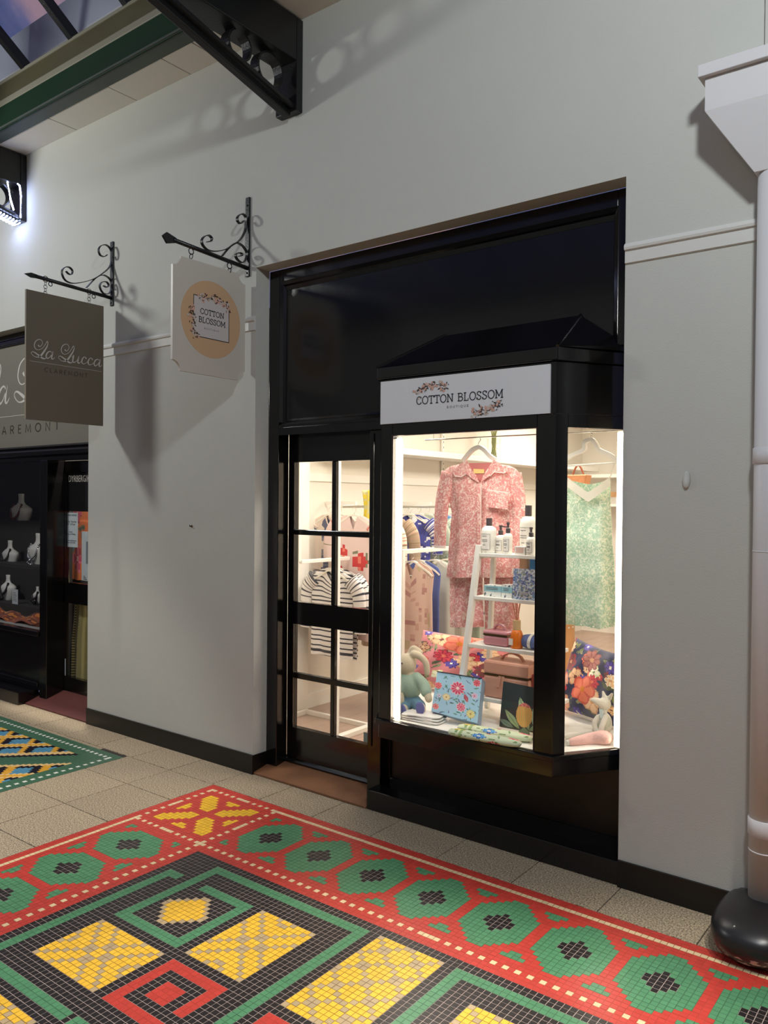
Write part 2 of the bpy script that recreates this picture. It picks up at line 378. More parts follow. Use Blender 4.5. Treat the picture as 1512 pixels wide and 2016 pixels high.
# ------------------------------------------------------------------ lettering
def cat_rom(P, n=8):
    P = [np.array(p, float) for p in P]; out = []
    for i in range(len(P)-1):
        p0, p1, p2, p3 = P[max(i-1, 0)], P[i], P[i+1], P[min(i+2, len(P)-1)]
        for k in range(n):
            t = k/n; out.append(.5*((2*p1)+(-p0+p2)*t+(2*p0-5*p1+4*p2-p3)*t*t+(-p0+3*p1-3*p2+p3)*t**3))
    return out+[P[-1]]
def arc(cx, cy, rx, ry, a0, a1, n=18): return [(cx+rx*math.cos(math.radians(a0+(a1-a0)*k/n)), cy+ry*math.sin(math.radians(a0+(a1-a0)*k/n))) for k in range(n+1)]
SLAB = {  # glyph: advance, strokes
 'C': (.80, [arc(.42, .5, .36, .5, 48, 312), [(.68, .98), (.68, .72)], [(.68, .28), (.68, .05)]]),
 'O': (.92, [arc(.45, .5, .39, .5, 0, 360, 28)]),
 'T': (.78, [[(.38, 0), (.38, 1)], [(.03, .98), (.73, .98)], [(.04, 1), (.04, .76)], [(.72, 1), (.72, .76)], [(.2, .02), (.56, .02)]]),
 'N': (.95, [[(.14, 0), (.14, 1)], [(.14, 1), (.76, 0)], [(.76, 0), (.76, 1)], [(.0, .02), (.3, .02)], [(.0, .98), (.2, .98)], [(.6, .98), (.92, .98)]]),
 'B': (.80, [[(.16, 0), (.16, 1)], [(.02, .98), (.4, .98)]+arc(.4, .755, .24, .225, 90, -90, 10)+[(.16, .53)], [(.4, .53)]+arc(.42, .275, .28, .255, 90, -90, 10)+[(.02, .02)]]),
 'L': (.72, [[(.16, 0), (.16, 1)], [(.02, .98), (.34, .98)], [(.02, .02), (.62, .02), (.62, .28)]]),
 'S': (.70, [cat_rom([(.56, .78), (.5, .93), (.32, 1), (.14, .9), (.1, .74), (.2, .6), (.4, .48), (.56, .36), (.58, .2), (.46, .04), (.28, 0), (.12, .08), (.08, .24)]), [(.57, .98), (.57, .74)], [(.07, .02), (.07, .28)]]),
 'M': (1.08, [[(.14, 0), (.14, 1)], [(.14, 1), (.5, .2)], [(.5, .2), (.88, 1)], [(.88, 1), (.88, 0)], [(.0, .02), (.3, .02)], [(.72, .02), (1.04, .02)], [(.0, .98), (.2, .98)], [(.82, .98), (1.02, .98)]]),
 ' ': (.45, [])}
THIN = {'C': (.8, [arc(.42, .5, .38, .5, 50, 310)]), 'L': (.6, [[(.1, 1), (.1, 0), (.5, 0)]]), 'A': (.8, [[(.05, 0), (.38, 1), (.71, 0)], [(.16, .34), (.6, .34)]]),
 'R': (.72, [[(.1, 0), (.1, 1), (.35, 1)]+arc(.35, .74, .24, .26, 90, -90, 8)+[(.1, .48)], [(.35, .48), (.62, 0)]]), 'E': (.62, [[(.52, 1), (.1, 1), (.1, 0), (.52, 0)], [(.1, .52), (.46, .52)]]),
 'M': (1.0, [[(.08, 0), (.16, 1), (.47, .12), (.78, 1), (.86, 0)]]), 'O': (.95, [arc(.45, .5, .4, .5, 0, 360, 24)]), 'N': (.85, [[(.1, 0), (.1, 1), (.7, 0), (.7, 1)]]),
 'T': (.7, [[(.33, 0), (.33, 1)], [(.02, 1), (.64, 1)]]), ' ': (.4, [])}
def ribbon(mb, P, wds, U, V, O, th=.0012, nrm=None):
    P = [np.array(p, float) for p in P]; n = len(P); U, V, O = np.array(U, float), np.array(V, float), np.array(O, float)
    N = np.cross(U, V); N /= np.linalg.norm(N)
    closed = np.linalg.norm(P[0]-P[-1]) < 1e-6 and n > 3
    L_, R_ = [], []
    for i in range(n):
        a = P[i-1] if i else (P[-2] if closed else P[0]); b = P[i+1] if i < n-1 else (P[1] if closed else P[-1])
        d = b-a; d = d/(np.linalg.norm(d)+1e-12); q = np.array([-d[1], d[0]])*(wds[i] if hasattr(wds, '__len__') else wds)/2
        L_.append(P[i]+q); R_.append(P[i]-q)
    W = lambda p, h: O+U*p[0]+V*p[1]+N*h
    Vs = []
    for i in range(n): Vs += [W(L_[i], th), W(R_[i], th), W(L_[i], 0), W(R_[i], 0)]
    Fs = []
    for i in range(n-1):
        a, b = 4*i, 4*i+4; Fs += [(a, a+1, b+1, b), (a+2, a, b, b+2), (a+1, a+3, b+3, b+1)]
    mb.add(Vs, Fs)
def strokes_text(txt, font, O, U, V, width, mat_, parent, wt=.1, spc=0, name='lettering', height=None):
    adv = sum(font[c][0]+spc for c in txt)-spc; k = width/adv; hv = height if height else k
    x = 0; U, V, O = np.array(U, float), np.array(V, float), np.array(O, float)
    for c in txt:
        a, st = font[c]; mb = MB()
        for s_ in st: ribbon(mb, [((x+p[0])*k, p[1]*hv) for p in s_], wt*k, U, V, O)
        x += a+spc
        if st: mb.build('letter', mat_, parent)
def font_text(txt, O, U, V, width, mat_, parent, name='lettering', th=.0008, height=None, off=0):
    c = bpy.data.curves.new('t', 'FONT'); c.body = txt; c.resolution_u = 2; c.offset = off; c.align_x = 'LEFT'
    o = bpy.data.objects.new('t', c); COL.objects.link(o); dg = bpy.context.evaluated_depsgraph_get(); dg.update()
    me = o.evaluated_get(dg).to_mesh(); vs = np.array([v.co[:] for v in me.vertices]); fs = [tuple(p.vertices) for p in me.polygons]
    COL.objects.unlink(o); bpy.data.objects.remove(o)
    x0, x1 = vs[:, 0].min(), vs[:, 0].max(); y0, y1 = vs[:, 1].min(), vs[:, 1].max(); k = width/(x1-x0); kv = height/(y1-y0) if height else k
    U, V, O = np.array(U, float), np.array(V, float), np.array(O, float); N = np.cross(U, V)
    return MB().add([O+U*(p[0]-x0)*k+V*(p[1]-y0)*kv+N*th for p in vs], fs).build(name, mat_, parent)
# copperplate strokes: points with widths, unit = cap height
CAP_L = [[(.42,.70,.07),(.47,.76,.05),(.56,.74,.03),(.62,.62,.02),(.60,.46,.02),(.46,.40,.02)], [(.40,.68,.09),(.46,.60,.05),(.56,.64,.03),(.66,.82,.03),(.60,.97,.03),(.44,1.0,.04),(.24,.86,.05),(.16,.62,.05),(.24,.44,.04),(.42,.40,.03),(.66,.54,.03),(.84,.80,.03),(.94,.97,.04),(.99,.86,.04),(.92,.64,.07),(.76,.38,.10),(.60,.14,.11),(.44,.0,.07),(.20,-.02,.03),(.02,.10,.03),(.0,.20,.03),(.12,.24,.05),(.38,.12,.09),(.66,-.04,.10),(.82,-.04,.05),(.92,.06,.02)]]
LC = {'a': (.52, [[(.40,.34,.03),(.30,.42,.05),(.14,.34,.07),(.04,.14,.08),(.10,.0,.07),(.24,.06,.04),(.38,.26,.03),(.46,.44,.03)], [(.46,.44,.07),(.40,.2,.09),(.38,.04,.08),(.46,.0,.05),(.58,.12,.02)]]),
      'u': (.60, [[(.0,.26,.02),(.12,.42,.06),(.08,.22,.09),(.06,.06,.08),(.16,.0,.05),(.34,.16,.02),(.46,.42,.03)], [(.46,.42,.07),(.40,.16,.09),(.40,.03,.08),(.48,.0,.05),(.60,.12,.02)]]),
      'c': (.42, [[(.34,.32,.08),(.32,.40,.05),(.20,.42,.04),(.08,.26,.08),(.06,.08,.08),(.16,.0,.05),(.34,.08,.03),(.46,.2,.02)]])}
def script_lalucca(parts, O, U, V, cap, mat_, parent):
    x = 0
    for ch in parts:
        mb = MB()
        if ch == ' ': x += .30; continue
        if ch == 'L': st, adv = CAP_L[1:], .84
        else: adv, st = LC[ch]
        for s_ in st:
            q = cat_rom(s_, 7); ribbon(mb, [((x+p[0])*cap, p[1]*cap) for p in q], [p[2]*cap*.9 for p in q], U, V, O)
        x += adv; mb.build('script_letter', mat_, parent)
M_ink = mat('dark ink', (38, 36, 42), .6); M_inkg = mat('grey ink', (92, 86, 84), .6); M_white = mat('sign white', (214, 214, 216), .45); M_print = mat('colour print', (255, 255, 255), .55, vcol=True)
BROWN, LEAFD, PINKB, COTN = srgb((66, 48, 44)), srgb((58, 56, 50)), srgb((206, 160, 142)), srgb((196, 180, 168))
def sprig(path, U, V, O, spread, n, size, parent, seed=1):
    r = random.Random(seed); mb = MB(); U, V, O = np.array(U, float), np.array(V, float), np.array(O, float); N = np.cross(U, V)
    W = lambda p, h: O+U*p[0]+V*p[1]+N*h
    P = cat_rom(path, 8)
    for k in range(len(P)-1):
        d = P[k+1]-P[k]; q = np.array([-d[1], d[0]])/(np.linalg.norm(d)+1e-9)*size*.09; mb.add([W(P[k]+q, .0006), W(P[k]-q, .0006), W(P[k+1]-q, .0006), W(P[k+1]+q, .0006)], [(0, 1, 2, 3)], BROWN)
    for k in range(n):
        p = P[r.randrange(len(P))]+np.array([r.gauss(0, spread), r.gauss(0, spread)]); a = r.uniform(0, 6.28)
        c = r.choice([BROWN, LEAFD, PINKB, COTN, PINKB, BROWN]); L_ = size*r.uniform(.5, 1)*(1 if c in (BROWN, LEAFD) else 1.1); w_ = L_*(.4 if c in (BROWN, LEAFD) else .75)
        ca, sa = math.cos(a), math.sin(a); h = .0007+k*.00002
        mb.add([W(p+np.array([ca*L_*x-sa*w_*y, sa*L_*x+ca*w_*y])*.5, h) for x, y in ((1, 0), (.5, .8), (-.5, .8), (-1, 0), (-.5, -.8), (.5, -.8))], [(0, 1, 2, 3, 4, 5)], c)
    return mb.build('printed_sprig', M_print, parent)
# ------------------------------------------------------------------ boutique shopfront
yf = .11
sf = struct(thing('window_1', '', '')); del sf['label']; del sf['category']
xl, xr = -3.55, -1.289
box('jamb', M_black, xl, xl+.085, yf, .20, 0, 3.038, sf, .004)
MB().prism([(xl+.085, .112), (xl+.105, .124), (xl+.115, .140), (xl+.115, .2), (xl+.085, .2)], 'z', 2.12, 2.96).build('jamb_moulding', M_black, sf)
box('jamb', M_black, xr-.075, xr, yf, .20, 2.345, 3.038, sf, .004)
MB().prism([(xr-.075, .112), (xr-.095, .124), (xr-.105, .140), (xr-.105, .2), (xr-.075, .2)], 'z', 2.36, 2.96).build('jamb_moulding', M_black, sf)
box('head', M_black, xl+.085, xr-.075, yf, .20, 2.962, 3.038, sf, .004)
hm = MB(); hm.prism([(.112, 2.962), (.120, 2.945), (.132, 2.938), (.140, 2.915), (.2, 2.915), (.2, 2.962)], 'x', xl+.085, xr-.075); hm.build('head_moulding', M_black, sf)
box('transom_panel', M_black, xl+.085, xr-.075, .142, .19, 2.12, 2.962, sf)
tr = MB(); tr.prism([(.2, 2.140), (.142, 2.140), (.138, 2.128), (.126, 2.122), (.112, 2.104), (.112, 2.088), (.098, 2.084), (.098, 2.040), (.2, 2.040)], 'x', xl+.085, -2.50); tr.build('transom_rail', M_black, sf)
box('post', M_black, -2.765, -2.672, .115, .22, 0.0, 2.04, sf, .004)
MB().tube([(-2.735, .113, .3), (-2.735, .113, 2.02)], .006, 6).build('post_bead', M_black, sf)
box('kick_panel', M_blackb, -2.672, -1.289, .172, .20, .09, .45, sf)
fr = MB(); fr.box(-2.672, -2.64, .160, .172, .09, .46); fr.box(-2.672, -1.289, .160, .172, .09, .135); fr.build('kick_frame', M_black, sf)
st_ = MB(); st_.box(-2.675, -1.287, .0, .172, 0, .1045); struct(st_.build('trim_7', M_black, None, False, .004))
th_ = MB(); th_.prism([(-.002, .0), (-.002, .012), (.19, .052), (.25, .056), (.25, 0)], 'x', -3.548, -2.678); tho = struct(th_.build('trim_8', M_thresh, None, False, .003))
# door
dr = struct(thing('door_1', '', '', (-3.465, .2, .05))); del dr['label']; del dr['category']
dy0, dy1 = .20, .24; dl, drr, dz0, dz1 = -3.465, -2.765, .056, 2.04; gl, gm, gmr, gR = -3.418, -3.119, -3.090, -2.826
LV = {'t': 1.882, 'm1b': 1.474, 'm1t': 1.441, 'k1': 1.034, 'k0': .898, 'm2t': .600, 'm2b': .565, 'b': .266}
box('stile', M_black, dl, gl, dy0, dy1, dz0, dz1, dr); box('stile', M_black, gR, drr, dy0, dy1, dz0, dz1, dr)
box('rail', M_black, gl, gR, dy0, dy1, LV['t'], dz1, dr); box('rail', M_black, gl, gR, dy0, dy1, LV['k0'], LV['k1'], dr); box('rail', M_black, gl, gR, dy0, dy1, dz0, LV['b'], dr)
M_dk = M_black
for a, b in ((LV['m1b'], LV['m1t']), (LV['m2b'], LV['m2t'])): box('muntin', M_dk, gl, gR, dy0+.004, dy1-.004, min(a, b), max(a, b), dr, .004)
for a, b in ((LV['k1'], LV['t']), (LV['b'], LV['k0'])): box('muntin', M_dk, gm, gmr, dy0+.005, dy1-.005, a, b, dr, .004)
for x0, x1 in ((gl, gm), (gmr, gR)):
    for a, b in ((LV['m1t'], LV['t']), (LV['k1'], LV['m1b']), (LV['m2t'], LV['k0']), (LV['b'], LV['m2b'])): 
        box('pane', M_glass, x0, x1, dy0+.018, dy0+.022, min(a, b), max(a, b), dr)
wb = MB(); wb.prism([(.2, .075), (.185, .072), (.178, .062), (.178, .056), (.2, .056)], 'x', dl, drr); wb.build('weather_bar', M_black, dr)
M_brass = mat('aged brass', (120, 104, 70), .3, metal=1); M_steel = mat('steel', (170, 170, 168), .25, metal=1); M_dkmetal = mat('dark metal plate', (40, 38, 36), .35, metal=.8)
k0 = PY(732, 1230, .145); knob = MB(); kc = (k0[0], .2, k0[2])
knob.lathe([(.022, 0), (.022, -.004), (.008, -.008), (.008, -.028), (.017, -.034), (.024, -.044), (.022, -.054), (.012, -.06), (.0, -.06)], kc, 20, 'y')
kn = lab(knob.build('knob', M_brass, dr, True), 'round aged brass door knob')
MB().lathe([(.006, -.0605), (.006, -.063), (0, -.063)], kc, 12, 'y').build('keyhole', M_dkmetal, kn)
k1 = PY(739, 1167, .2); MB().lathe([(.017, 0), (.017, -.008), (.012, -.012), (0, -.012)], (k1[0], .2, k1[2]), 18, 'y').build('deadlock', M_dkmetal, dr, True)
q = PY(721, 1452, .216); box('sticker', mat('pale green sticker', (150, 172, 160), .6), q[0]-.020, q[0]+.020, .2165, .2175, q[2]-.028, q[2]+.028, dr)
# bay window
BL, FL, FR, BR = (-2.672, .17), (-2.497, -.13), (-1.537, -.13), (-1.318, .20)
def off(poly, d): # outset front and sides
    (a, b, c, e) = poly; return [(a[0]-d*.9, a[1]), (b[0]-d*.6, b[1]-d), (c[0]+d*.6, c[1]-d), (e[0]+d*.3, e[1])]
PL = [BL, FL, FR, BR]
bw = struct(thing('window_2', '', '', (-2.0, .17, .45))); del bw['label']; del bw['category']
MB().prism(PL, 'z', .448, .52).build('apron', M_black, bw, False, .003)
MB().prism(off(PL, .018), 'z', .518, .545).build('sill', M_black, bw, False, .005)
def frontboard(x0, x1, z0, z1, t=.05, o=0): return MB().box(x0, x1, -.13-o, -.13-o+t, z0, z1)
sd = np.array([BR[0]-FR[0], BR[1]-FR[1]]); sl = np.linalg.norm(sd); sd /= sl; sn = np.array([sd[1], -sd[0]])
def sideboard(a, b, z0, z1, t=.05):
    p = np.array(FR)+sd*(a+b)/2-sn*t/2; return MB().obox((p[0], p[1], (z0+z1)/2), (*(sd*(b-a)/2), 0), (*(sn*t/2), 0), (0, 0, (z1-z0)/2))
ZG0, ZG1 = .545, 1.977
frontboard(-2.497, -2.425, ZG0-.01, ZG1+.06).build('corner_post', M_black, bw, False, .004)
frontboard(-1.628, -1.537, ZG0-.01, ZG1+.06).build('corner_post', M_black, bw, False, .004)
sideboard(0, .062, ZG0-.01, ZG1+.06).build('side_post', M_black, bw, False, .004)
sideboard(sl-.02, sl+.02, ZG0-.01, ZG1+.06, .03).build('side_post', M_inwhite, bw)
frontboard(-2.425, -1.628, ZG1, ZG1+.06).build('head_rail', M_black, bw, False, .003); sideboard(.06, sl+.03, ZG1, ZG1+.06).build('head_rail', M_black, bw, False, .003)
gb = MB(); gb.tube([(-2.425, -.128, ZG0), (-2.425, -.128, ZG1), (-1.628, -.128, ZG1), (-1.628, -.128, ZG0)], .005, 6, True); gb.build('glazing_bead', mat('dark brown bead', (48, 30, 26), .4), bw)
frontboard(-2.425, -1.628, ZG0, ZG1, .005, -.02).build('pane', M_glass, bw)
sideboard(.062, sl-.02, ZG0, ZG1, .005).build('pane', M_glass, bw)
MB().prism([BL, FL, FR, BR], 'z', ZG1+.058, 2.262).build('fascia', M_black, bw, False, .003)
MB().prism(off(PL, .022), 'z', 2.262, 2.322).build('cornice', M_black, bw, False, .005)
e_ = off(PL, .022); hv = [(*e_[1], 2.322), (*e_[2], 2.322), (-1.551, .15, 2.518), (-2.289, .15, 2.512), (e_[0][0], .15, 2.335), (e_[3][0], .15, 2.345)]
hv += [(p[0], .16, 2.322) for p in (hv[4], hv[5])]
MB().add(hv, [(0, 1, 2, 3), (1, 5, 2), (0, 3, 4), (0, 4, 6), (1, 7, 5), (0, 6, 7, 1)]).build('hood', M_black, bw)
for a, b in (((*e_[2], 2.322), (-1.551, .15, 2.518)), ((*e_[1], 2.322), (-2.289, .15, 2.512)), ((-2.289, .15, 2.512), (-1.551, .15, 2.518))): MB().tube([a, b], .008, 6).build('hip_roll', M_black, bw)
# the cheek on the door side is glazed like the other one
cA, cB = np.array(FL), np.array(BL); cd_ = (cB-cA)/np.linalg.norm(cB-cA); cn = np.array([-cd_[1], cd_[0]]); cn = cn if cn[0] > 0 else -cn; cL = np.linalg.norm(cB-cA)
def cheek(a, b, z0, z1, t, o=0): p = cA+cd_*(a+b)/2+cn*(o+t/2); return MB().obox((p[0], p[1], (z0+z1)/2), (*(cd_*(b-a)/2), 0), (*(cn*t/2), 0), (0, 0, (z1-z0)/2))
cheek(0.0, .05, ZG0-.01, ZG1+.06, .05).build('side_post', M_black, bw, False, .004); cheek(cL-.045, cL, ZG0-.01, ZG1+.06, .05).build('side_post', M_black, bw, False, .004)
cheek(.05, cL-.045, ZG0, ZG1, .005, .02).build('pane', M_glass, bw); cheek(.05, cL-.045, ZG1, ZG1+.06, .05).build('head_rail', M_black, bw)
box('display_board', M_inwhite, -2.66, -1.30, .21, .86, .50, .545, bw)
MB().prism([(-2.648, .17), (-2.478, -.108), (-1.556, -.108), (-1.345, .19), (-1.345, .21), (-2.648, .21)], 'z', .530, .5455).build('display_board', M_inwhite, bw)
M_led = mat('window led strip', (255, 240, 214), .5, emit=12)
def led_strip(x, y, label):
    t = thing('led_strip', label, 'light strip', (x, y, ZG0+.002), 'upright light strips inside the bay window')
    box('channel', M_inwhite, x-.018, x+.018, y, y+.008, ZG0+.002, ZG1-.005, t); box('diffuser', M_led, x-.016, x+.016, y-.007, y, ZG0+.01, ZG1-.015, t)
led_strip(-2.408, -.092, 'upright glowing light strip inside the front pane beside the door post'); led_strip(-1.352, .150, 'upright glowing light strip at the narrow side pane by the white wall')
# fascia sign
sg = thing('fascia_sign', 'long white board lettered COTTON BLOSSOM BOUTIQUE over the bay window', 'shop sign', (-2.017, -.13, 2.03))
box('board', M_white, -2.494, -1.562, -.140, -.131, 2.036, 2.250, sg)
Ux, Vz = (1, 0, 0), (0, 0, 1)
strokes_text('COTTON BLOSSOM', SLAB, (-2.272, -.1403, 2.121), Ux, Vz, .482, M_ink, sg, .105, .04, height=.037)
font_text('B O U T I Q U E', (-2.093, -.1403, 2.089), Ux, Vz, .118, M_inkg, sg, height=.0135)
sprig([(-2.268, 2.184), (-2.23, 2.20), (-2.18, 2.21), (-2.13, 2.205), (-2.10, 2.19)], Ux, Vz, (0, -.1402, 0), .012, 70, .019, sg, 3)
sprig([(-1.948, 2.056), (-1.91, 2.072), (-1.87, 2.066), (-1.83, 2.085), (-1.805, 2.098)], Ux, Vz, (0, -.1402, 0), .011, 70, .019, sg, 4)
# ------------------------------------------------------------------ hanging signs and their brackets
def iron_bracket(label, X, zp0, zp1, arm, S1, S2, tip):
    t = thing('sign_bracket', label, 'sign bracket', (X, 0, zp0), 'wrought iron sign brackets')
    box('wall_bar', M_iron, X-.017, X+.017, -.012, 0, zp0, zp1, t, .003)
    (y0, z0), (y1, z1) = arm
    MB().tube([(X, y0, z0), (X, y1, z1)], .0125, 10).build('arm', M_iron, t, True)
    if tip == 'spear':
        P = [(y1-.075, z1+.004), (y1-.045, z1+.030), (y1+.02, z1+.013), (y1+.02, z1-.013), (y1-.045, z1-.032)]
    else: P = [(y1-.075, z1), (y1-.03, z1+.016), (y1+.01, z1+.012), (y1+.01, z1-.012), (y1-.03, z1-.016)]
    MB().prism(P, 'x', X-.006, X+.006).build('spear_tip', M_iron, t, False, .002)
    for s_ in (S1, S2):
        P = [p[1:] for p in cat_rom([PX(*q, X) for q in s_], 6)]
        MB().strap([(X, min(p[0], -.012), p[1]) for p in P], .020, .0045, (1, 0, 0)).build('scroll', M_iron, t)
    for z in (zp0+.02, zp1-.05): MB().ball((X, -.014, z), (.006, .004, .006), 8, 6).build('bolt', M_iron, t, True)
    return t
def pxs(L_, k, ox, oy): return [(ox+a/k, oy+b/k) for a, b in L_]
b1 = iron_bracket('black scrolled iron bracket holding the pale round-logo sign, flat spear tip', -3.62, 2.995, 3.470, ((-.01, 3.045), (-.555, 3.072)),
 pxs([(1025,392),(985,425),(950,385),(960,335),(1010,310),(1050,350),(1052,450),(1040,520),(980,620),(880,690),(800,735),(690,755),(600,740),(545,690),(525,630),(555,580),(610,565),(645,600),(635,635),(592,642)], 6.048, 310, 370),
 pxs([(770,810),(850,715),(930,655),(1000,680),(1050,740),(1065,800),(1040,870),(1000,890),(950,850),(930,800),(955,775),(1000,780),(1003,808),(968,812)], 6.048, 310, 370), 'spear')
b2 = iron_bracket('black scrolled iron bracket holding the dark taupe sign, narrow pointed tip', -5.015, 3.017, 3.470, ((-.01, 3.072), (-.575, 3.098)),
 pxs([(1075,262),(1040,285),(990,265),(970,200),(1000,150),(1060,140),(1110,180),(1135,250),(1130,340),(1100,420),(1010,500),(900,565),(760,605),(640,615),(560,580),(520,510),(520,450),(560,415),(610,420),(645,460),(635,505),(600,500),(565,465)], 6.3, 40, 460),
 pxs([(820,670),(930,555),(1010,515),(1070,530),(1120,580),(1135,660),(1100,740),(1040,745),(1000,700),(985,640),(1015,600),(1070,600),(1095,640),(1070,665),(1030,645)], 6.3, 40, 460), 'point')
def ring(mb, c, r, w_=.003, ax='x', sx=1):
    P = []
    for k in range(12):
        t = 2*math.pi*k/12; a, b = r*math.cos(t), r*math.sin(t)*sx; P.append((c[0], c[1]+a, c[2]+b) if ax == 'x' else (c[0]+a, c[1], c[2]+b))
    mb.tube(P, w_, 6, True, up=(1, 0, 0) if ax == 'x' else (0, 1, 0))
Uy = (0, 1, 0)
hs = thing('hanging_sign', 'pale notched-corner sign with peach circle and COTTON BLOSSOM BOUTIQUE logo', 'shop sign', (-3.62, -.3, 2.36))
y0, y1, z0, z1, nr = -.562, -.030, 2.362, 2.995, .056
poly = [(y0+nr*math.cos(a), z0+nr*math.sin(a)) for a in np.linspace(math.pi/2, 0, 8)]+[(y1-nr*math.cos(a), z0+nr*math.sin(a)) for a in np.linspace(0, math.pi/2, 8)]+[(y1-nr*math.cos(a), z1-nr*math.sin(a)) for a in np.linspace(math.pi/2, 0, 8)]+[(y0+nr*math.cos(a), z1-nr*math.sin(a)) for a in np.linspace(0, math.pi/2, 8)]
MB().prism(poly, 'x', -3.629, -3.613).build('board', mat('sign face', (196, 188, 178), .4), hs)
cy, cz = -.289, 2.682
MB().prism([(cy+.219*math.cos(a), cz+.219*math.sin(a)) for a in np.linspace(0, 2*math.pi, 48)[:-1]], 'x', -3.613, -3.6122).build('peach_disc', mat('peach print', (200, 164, 128), .4), hs)
MB().box(-3.6122, -3.6116, -.420, -.158, 2.572, 2.802).build('logo_square', mat('pale print', (198, 190, 186), .4), hs)
ln = MB(); ln.box(-3.6116, -3.6111, -.421, -.417, 2.640, 2.802); ln.box(-3.6116, -3.6111, -.161, -.157, 2.572, 2.760); ln.box(-3.6116, -3.6111, -.421, -.385, 2.799, 2.803); ln.box(-3.6116, -3.6111, -.380, -.157, 2.570, 2.574); ln.build('logo_frame', M_ink, hs)
strokes_text('COTTON', SLAB, (-3.6115, -.372, 2.704), Uy, Vz, .176, M_ink, hs, .11, .05, height=.030); strokes_text('BLOSSOM', SLAB, (-3.6115, -.384, 2.655), Uy, Vz, .198, M_ink, hs, .11, .04, height=.031)
font_text('B O U T I Q U E', (-3.6115, -.342, 2.618), Uy, Vz, .105, M_inkg, hs, height=.012)
sprig([(-.365, 2.798), (-.31, 2.80), (-.26, 2.806), (-.20, 2.79), (-.165, 2.77)], Uy, Vz, (-3.6113, 0, 0), .014, 90, .02, hs, 5)
sprig([(-.425, 2.73), (-.43, 2.69), (-.415, 2.64), (-.42, 2.60), (-.385, 2.57)], Uy, Vz, (-3.6113, 0, 0), .012, 80, .02, hs, 6)
for px_ in ((405+433/6.05-405+310-310, 0),): pass
for y in (-.432, -.150):
    z = 3.045+(-y-.01)/.545*.027; mb = MB(); ring(mb, (-3.62, y, z-.026), .017); ring(mb, (-3.62, y, z-.054), .014, .0022, 'y'); mb.build('hook', M_iron, hs)
ls = thing('hanging_sign', 'dark taupe rectangular sign lettered La Lucca CLAREMONT hung on chains', 'shop sign', (-5.015, -.36, 2.16))
M_taupe = mat('taupe sign paint', (104, 95, 80), .55); M_silver = mat('silver letters', (196, 192, 186), .35); M_brl = mat('brown letters', (62, 54, 46), .6)
box('board', M_taupe, -5.024, -5.008, -.640, -.076, 2.162, 3.000, ls)
script_lalucca('La Lucca', (-5.0078, -.603, 2.575), Uy, Vz, .114, M_silver, ls)
box('fine_line', M_silver, -5.0081, -5.0076, -.615, -.09, 2.5405, 2.5425, ls)
strokes_text('CLAREMONT', THIN, (-5.0078, -.512, 2.484), Uy, Vz, .315, M_brl, ls, .10, .28, height=.028)
for y, n_ in ((-.505, 3), (-.185, 4)):
    za = 3.072+(-y-.01)/.565*.026; mb = MB(); ring(mb, (-5.015, y, za), .019)
    for k in range(4): ring(mb, (-5.015, y, za-.030-k*.021), .012, .0022, 'x' if k % 2 else 'y', 1.0)
    mb.build('chain', M_steel, ls)
    mb = MB(); ring(mb, (-5.015, y+.035, 3.072+(-y-.045)/.565*.026-.024), .013); mb.build('eye', M_iron, b2)
# ------------------------------------------------------------------ roof brackets
def roof_bracket(label, X):
    t = thing('roof_bracket', label, 'roof bracket', (X, 0, 3.85), 'black iron roof brackets')
    box('wall_post', M_iron, X-.083, X+.083, -.05, 0, 3.852, 4.372, t, .004)
    MB().box(X-.083, X+.083, -2.2, -.05, 4.13, 4.375).build('rafter', M_iron, t, False, .006)
    A, B = np.array((X, -.04, 3.895)), np.array((X, -2.0, 4.42)); d = (B-A)/np.linalg.norm(B-A)
    mb = MB(); P = [PX(574, 222, X), PX(325, 6, X)]
    a, b = np.array((X, -.03, P[0][2])), np.array(P[1]); b = a+(b-a)*1.25; mb.beam(a, b, .085, .05, (1, 0, 0)); mb.build('strut', M_iron, t, False, .006)
    mb = MB(); mb.beam(a+np.array((.052, 0, .0)), b+np.array((.052, 0, 0)), .02, .02, (1, 0, 0)); mb.build('strut_flange', M_iron, t)
    for c, r in (((-.425, 4.063), .078), ((-.200, 4.028), .092)):
        MB().strap([(X, c[0]+r*math.cos(q), c[1]+r*math.sin(q)) for q in np.linspace(0, 2*math.pi, 29)], .062, .011, (1, 0, 0)).build('ring', M_iron, t)
    for z in (3.93, 4.1): MB().ball((X-.04, -.052, z), (.009, .006, .009), 8, 6).build('bolt', M_iron, t, True)
    return t, a, b
# uses the right-hand bracket's own geometry for both
rb, a_, b_ = roof_bracket('black ringed iron roof bracket above the boutique, unlit', -3.265)
lb = copy_tree(rb, (-6.27, 0, 3.85)); lb['label'] = 'black ringed iron roof bracket wrapped in white rope light'
M_rope = mat('rope light', (190, 206, 255), .4, emit=26)
rl = thing('rope_light', 'coiled white rope light wound round the far roof bracket', 'rope light', (-6.27, -.03, 3.87))
A = a_+np.array((-6.27+3.265, 0, 0)); B = A+(b_-a_)*.34; d = (B-A)/np.linalg.norm(B-A); n1 = np.array((1, 0, 0)); n2 = np.cross(d, n1); L_ = np.linalg.norm(B-A)
P = []
for k in range(170):
    t = 2*math.pi*k/12; sg_ = 1 if n2[2] < 0 else -1; P.append(A+d*(L_*k/170)+n1*.052*math.cos(t)+n2*sg_*(.034+.012*math.sin(t)))
MB().tube(P, .0045, 6).build('coil', M_rope, rl)
MB().tube([(-6.18, -.055, 3.87), (-6.178, -.053, 4.04), (-6.185, -.06, 4.12), (-6.2, -.09, 4.15), (-6.22, -.14, 4.13), (-6.21, -.12, 4.0), (-6.20, -.1, 3.92)], .006, 6).build('loop', M_rope, rl)
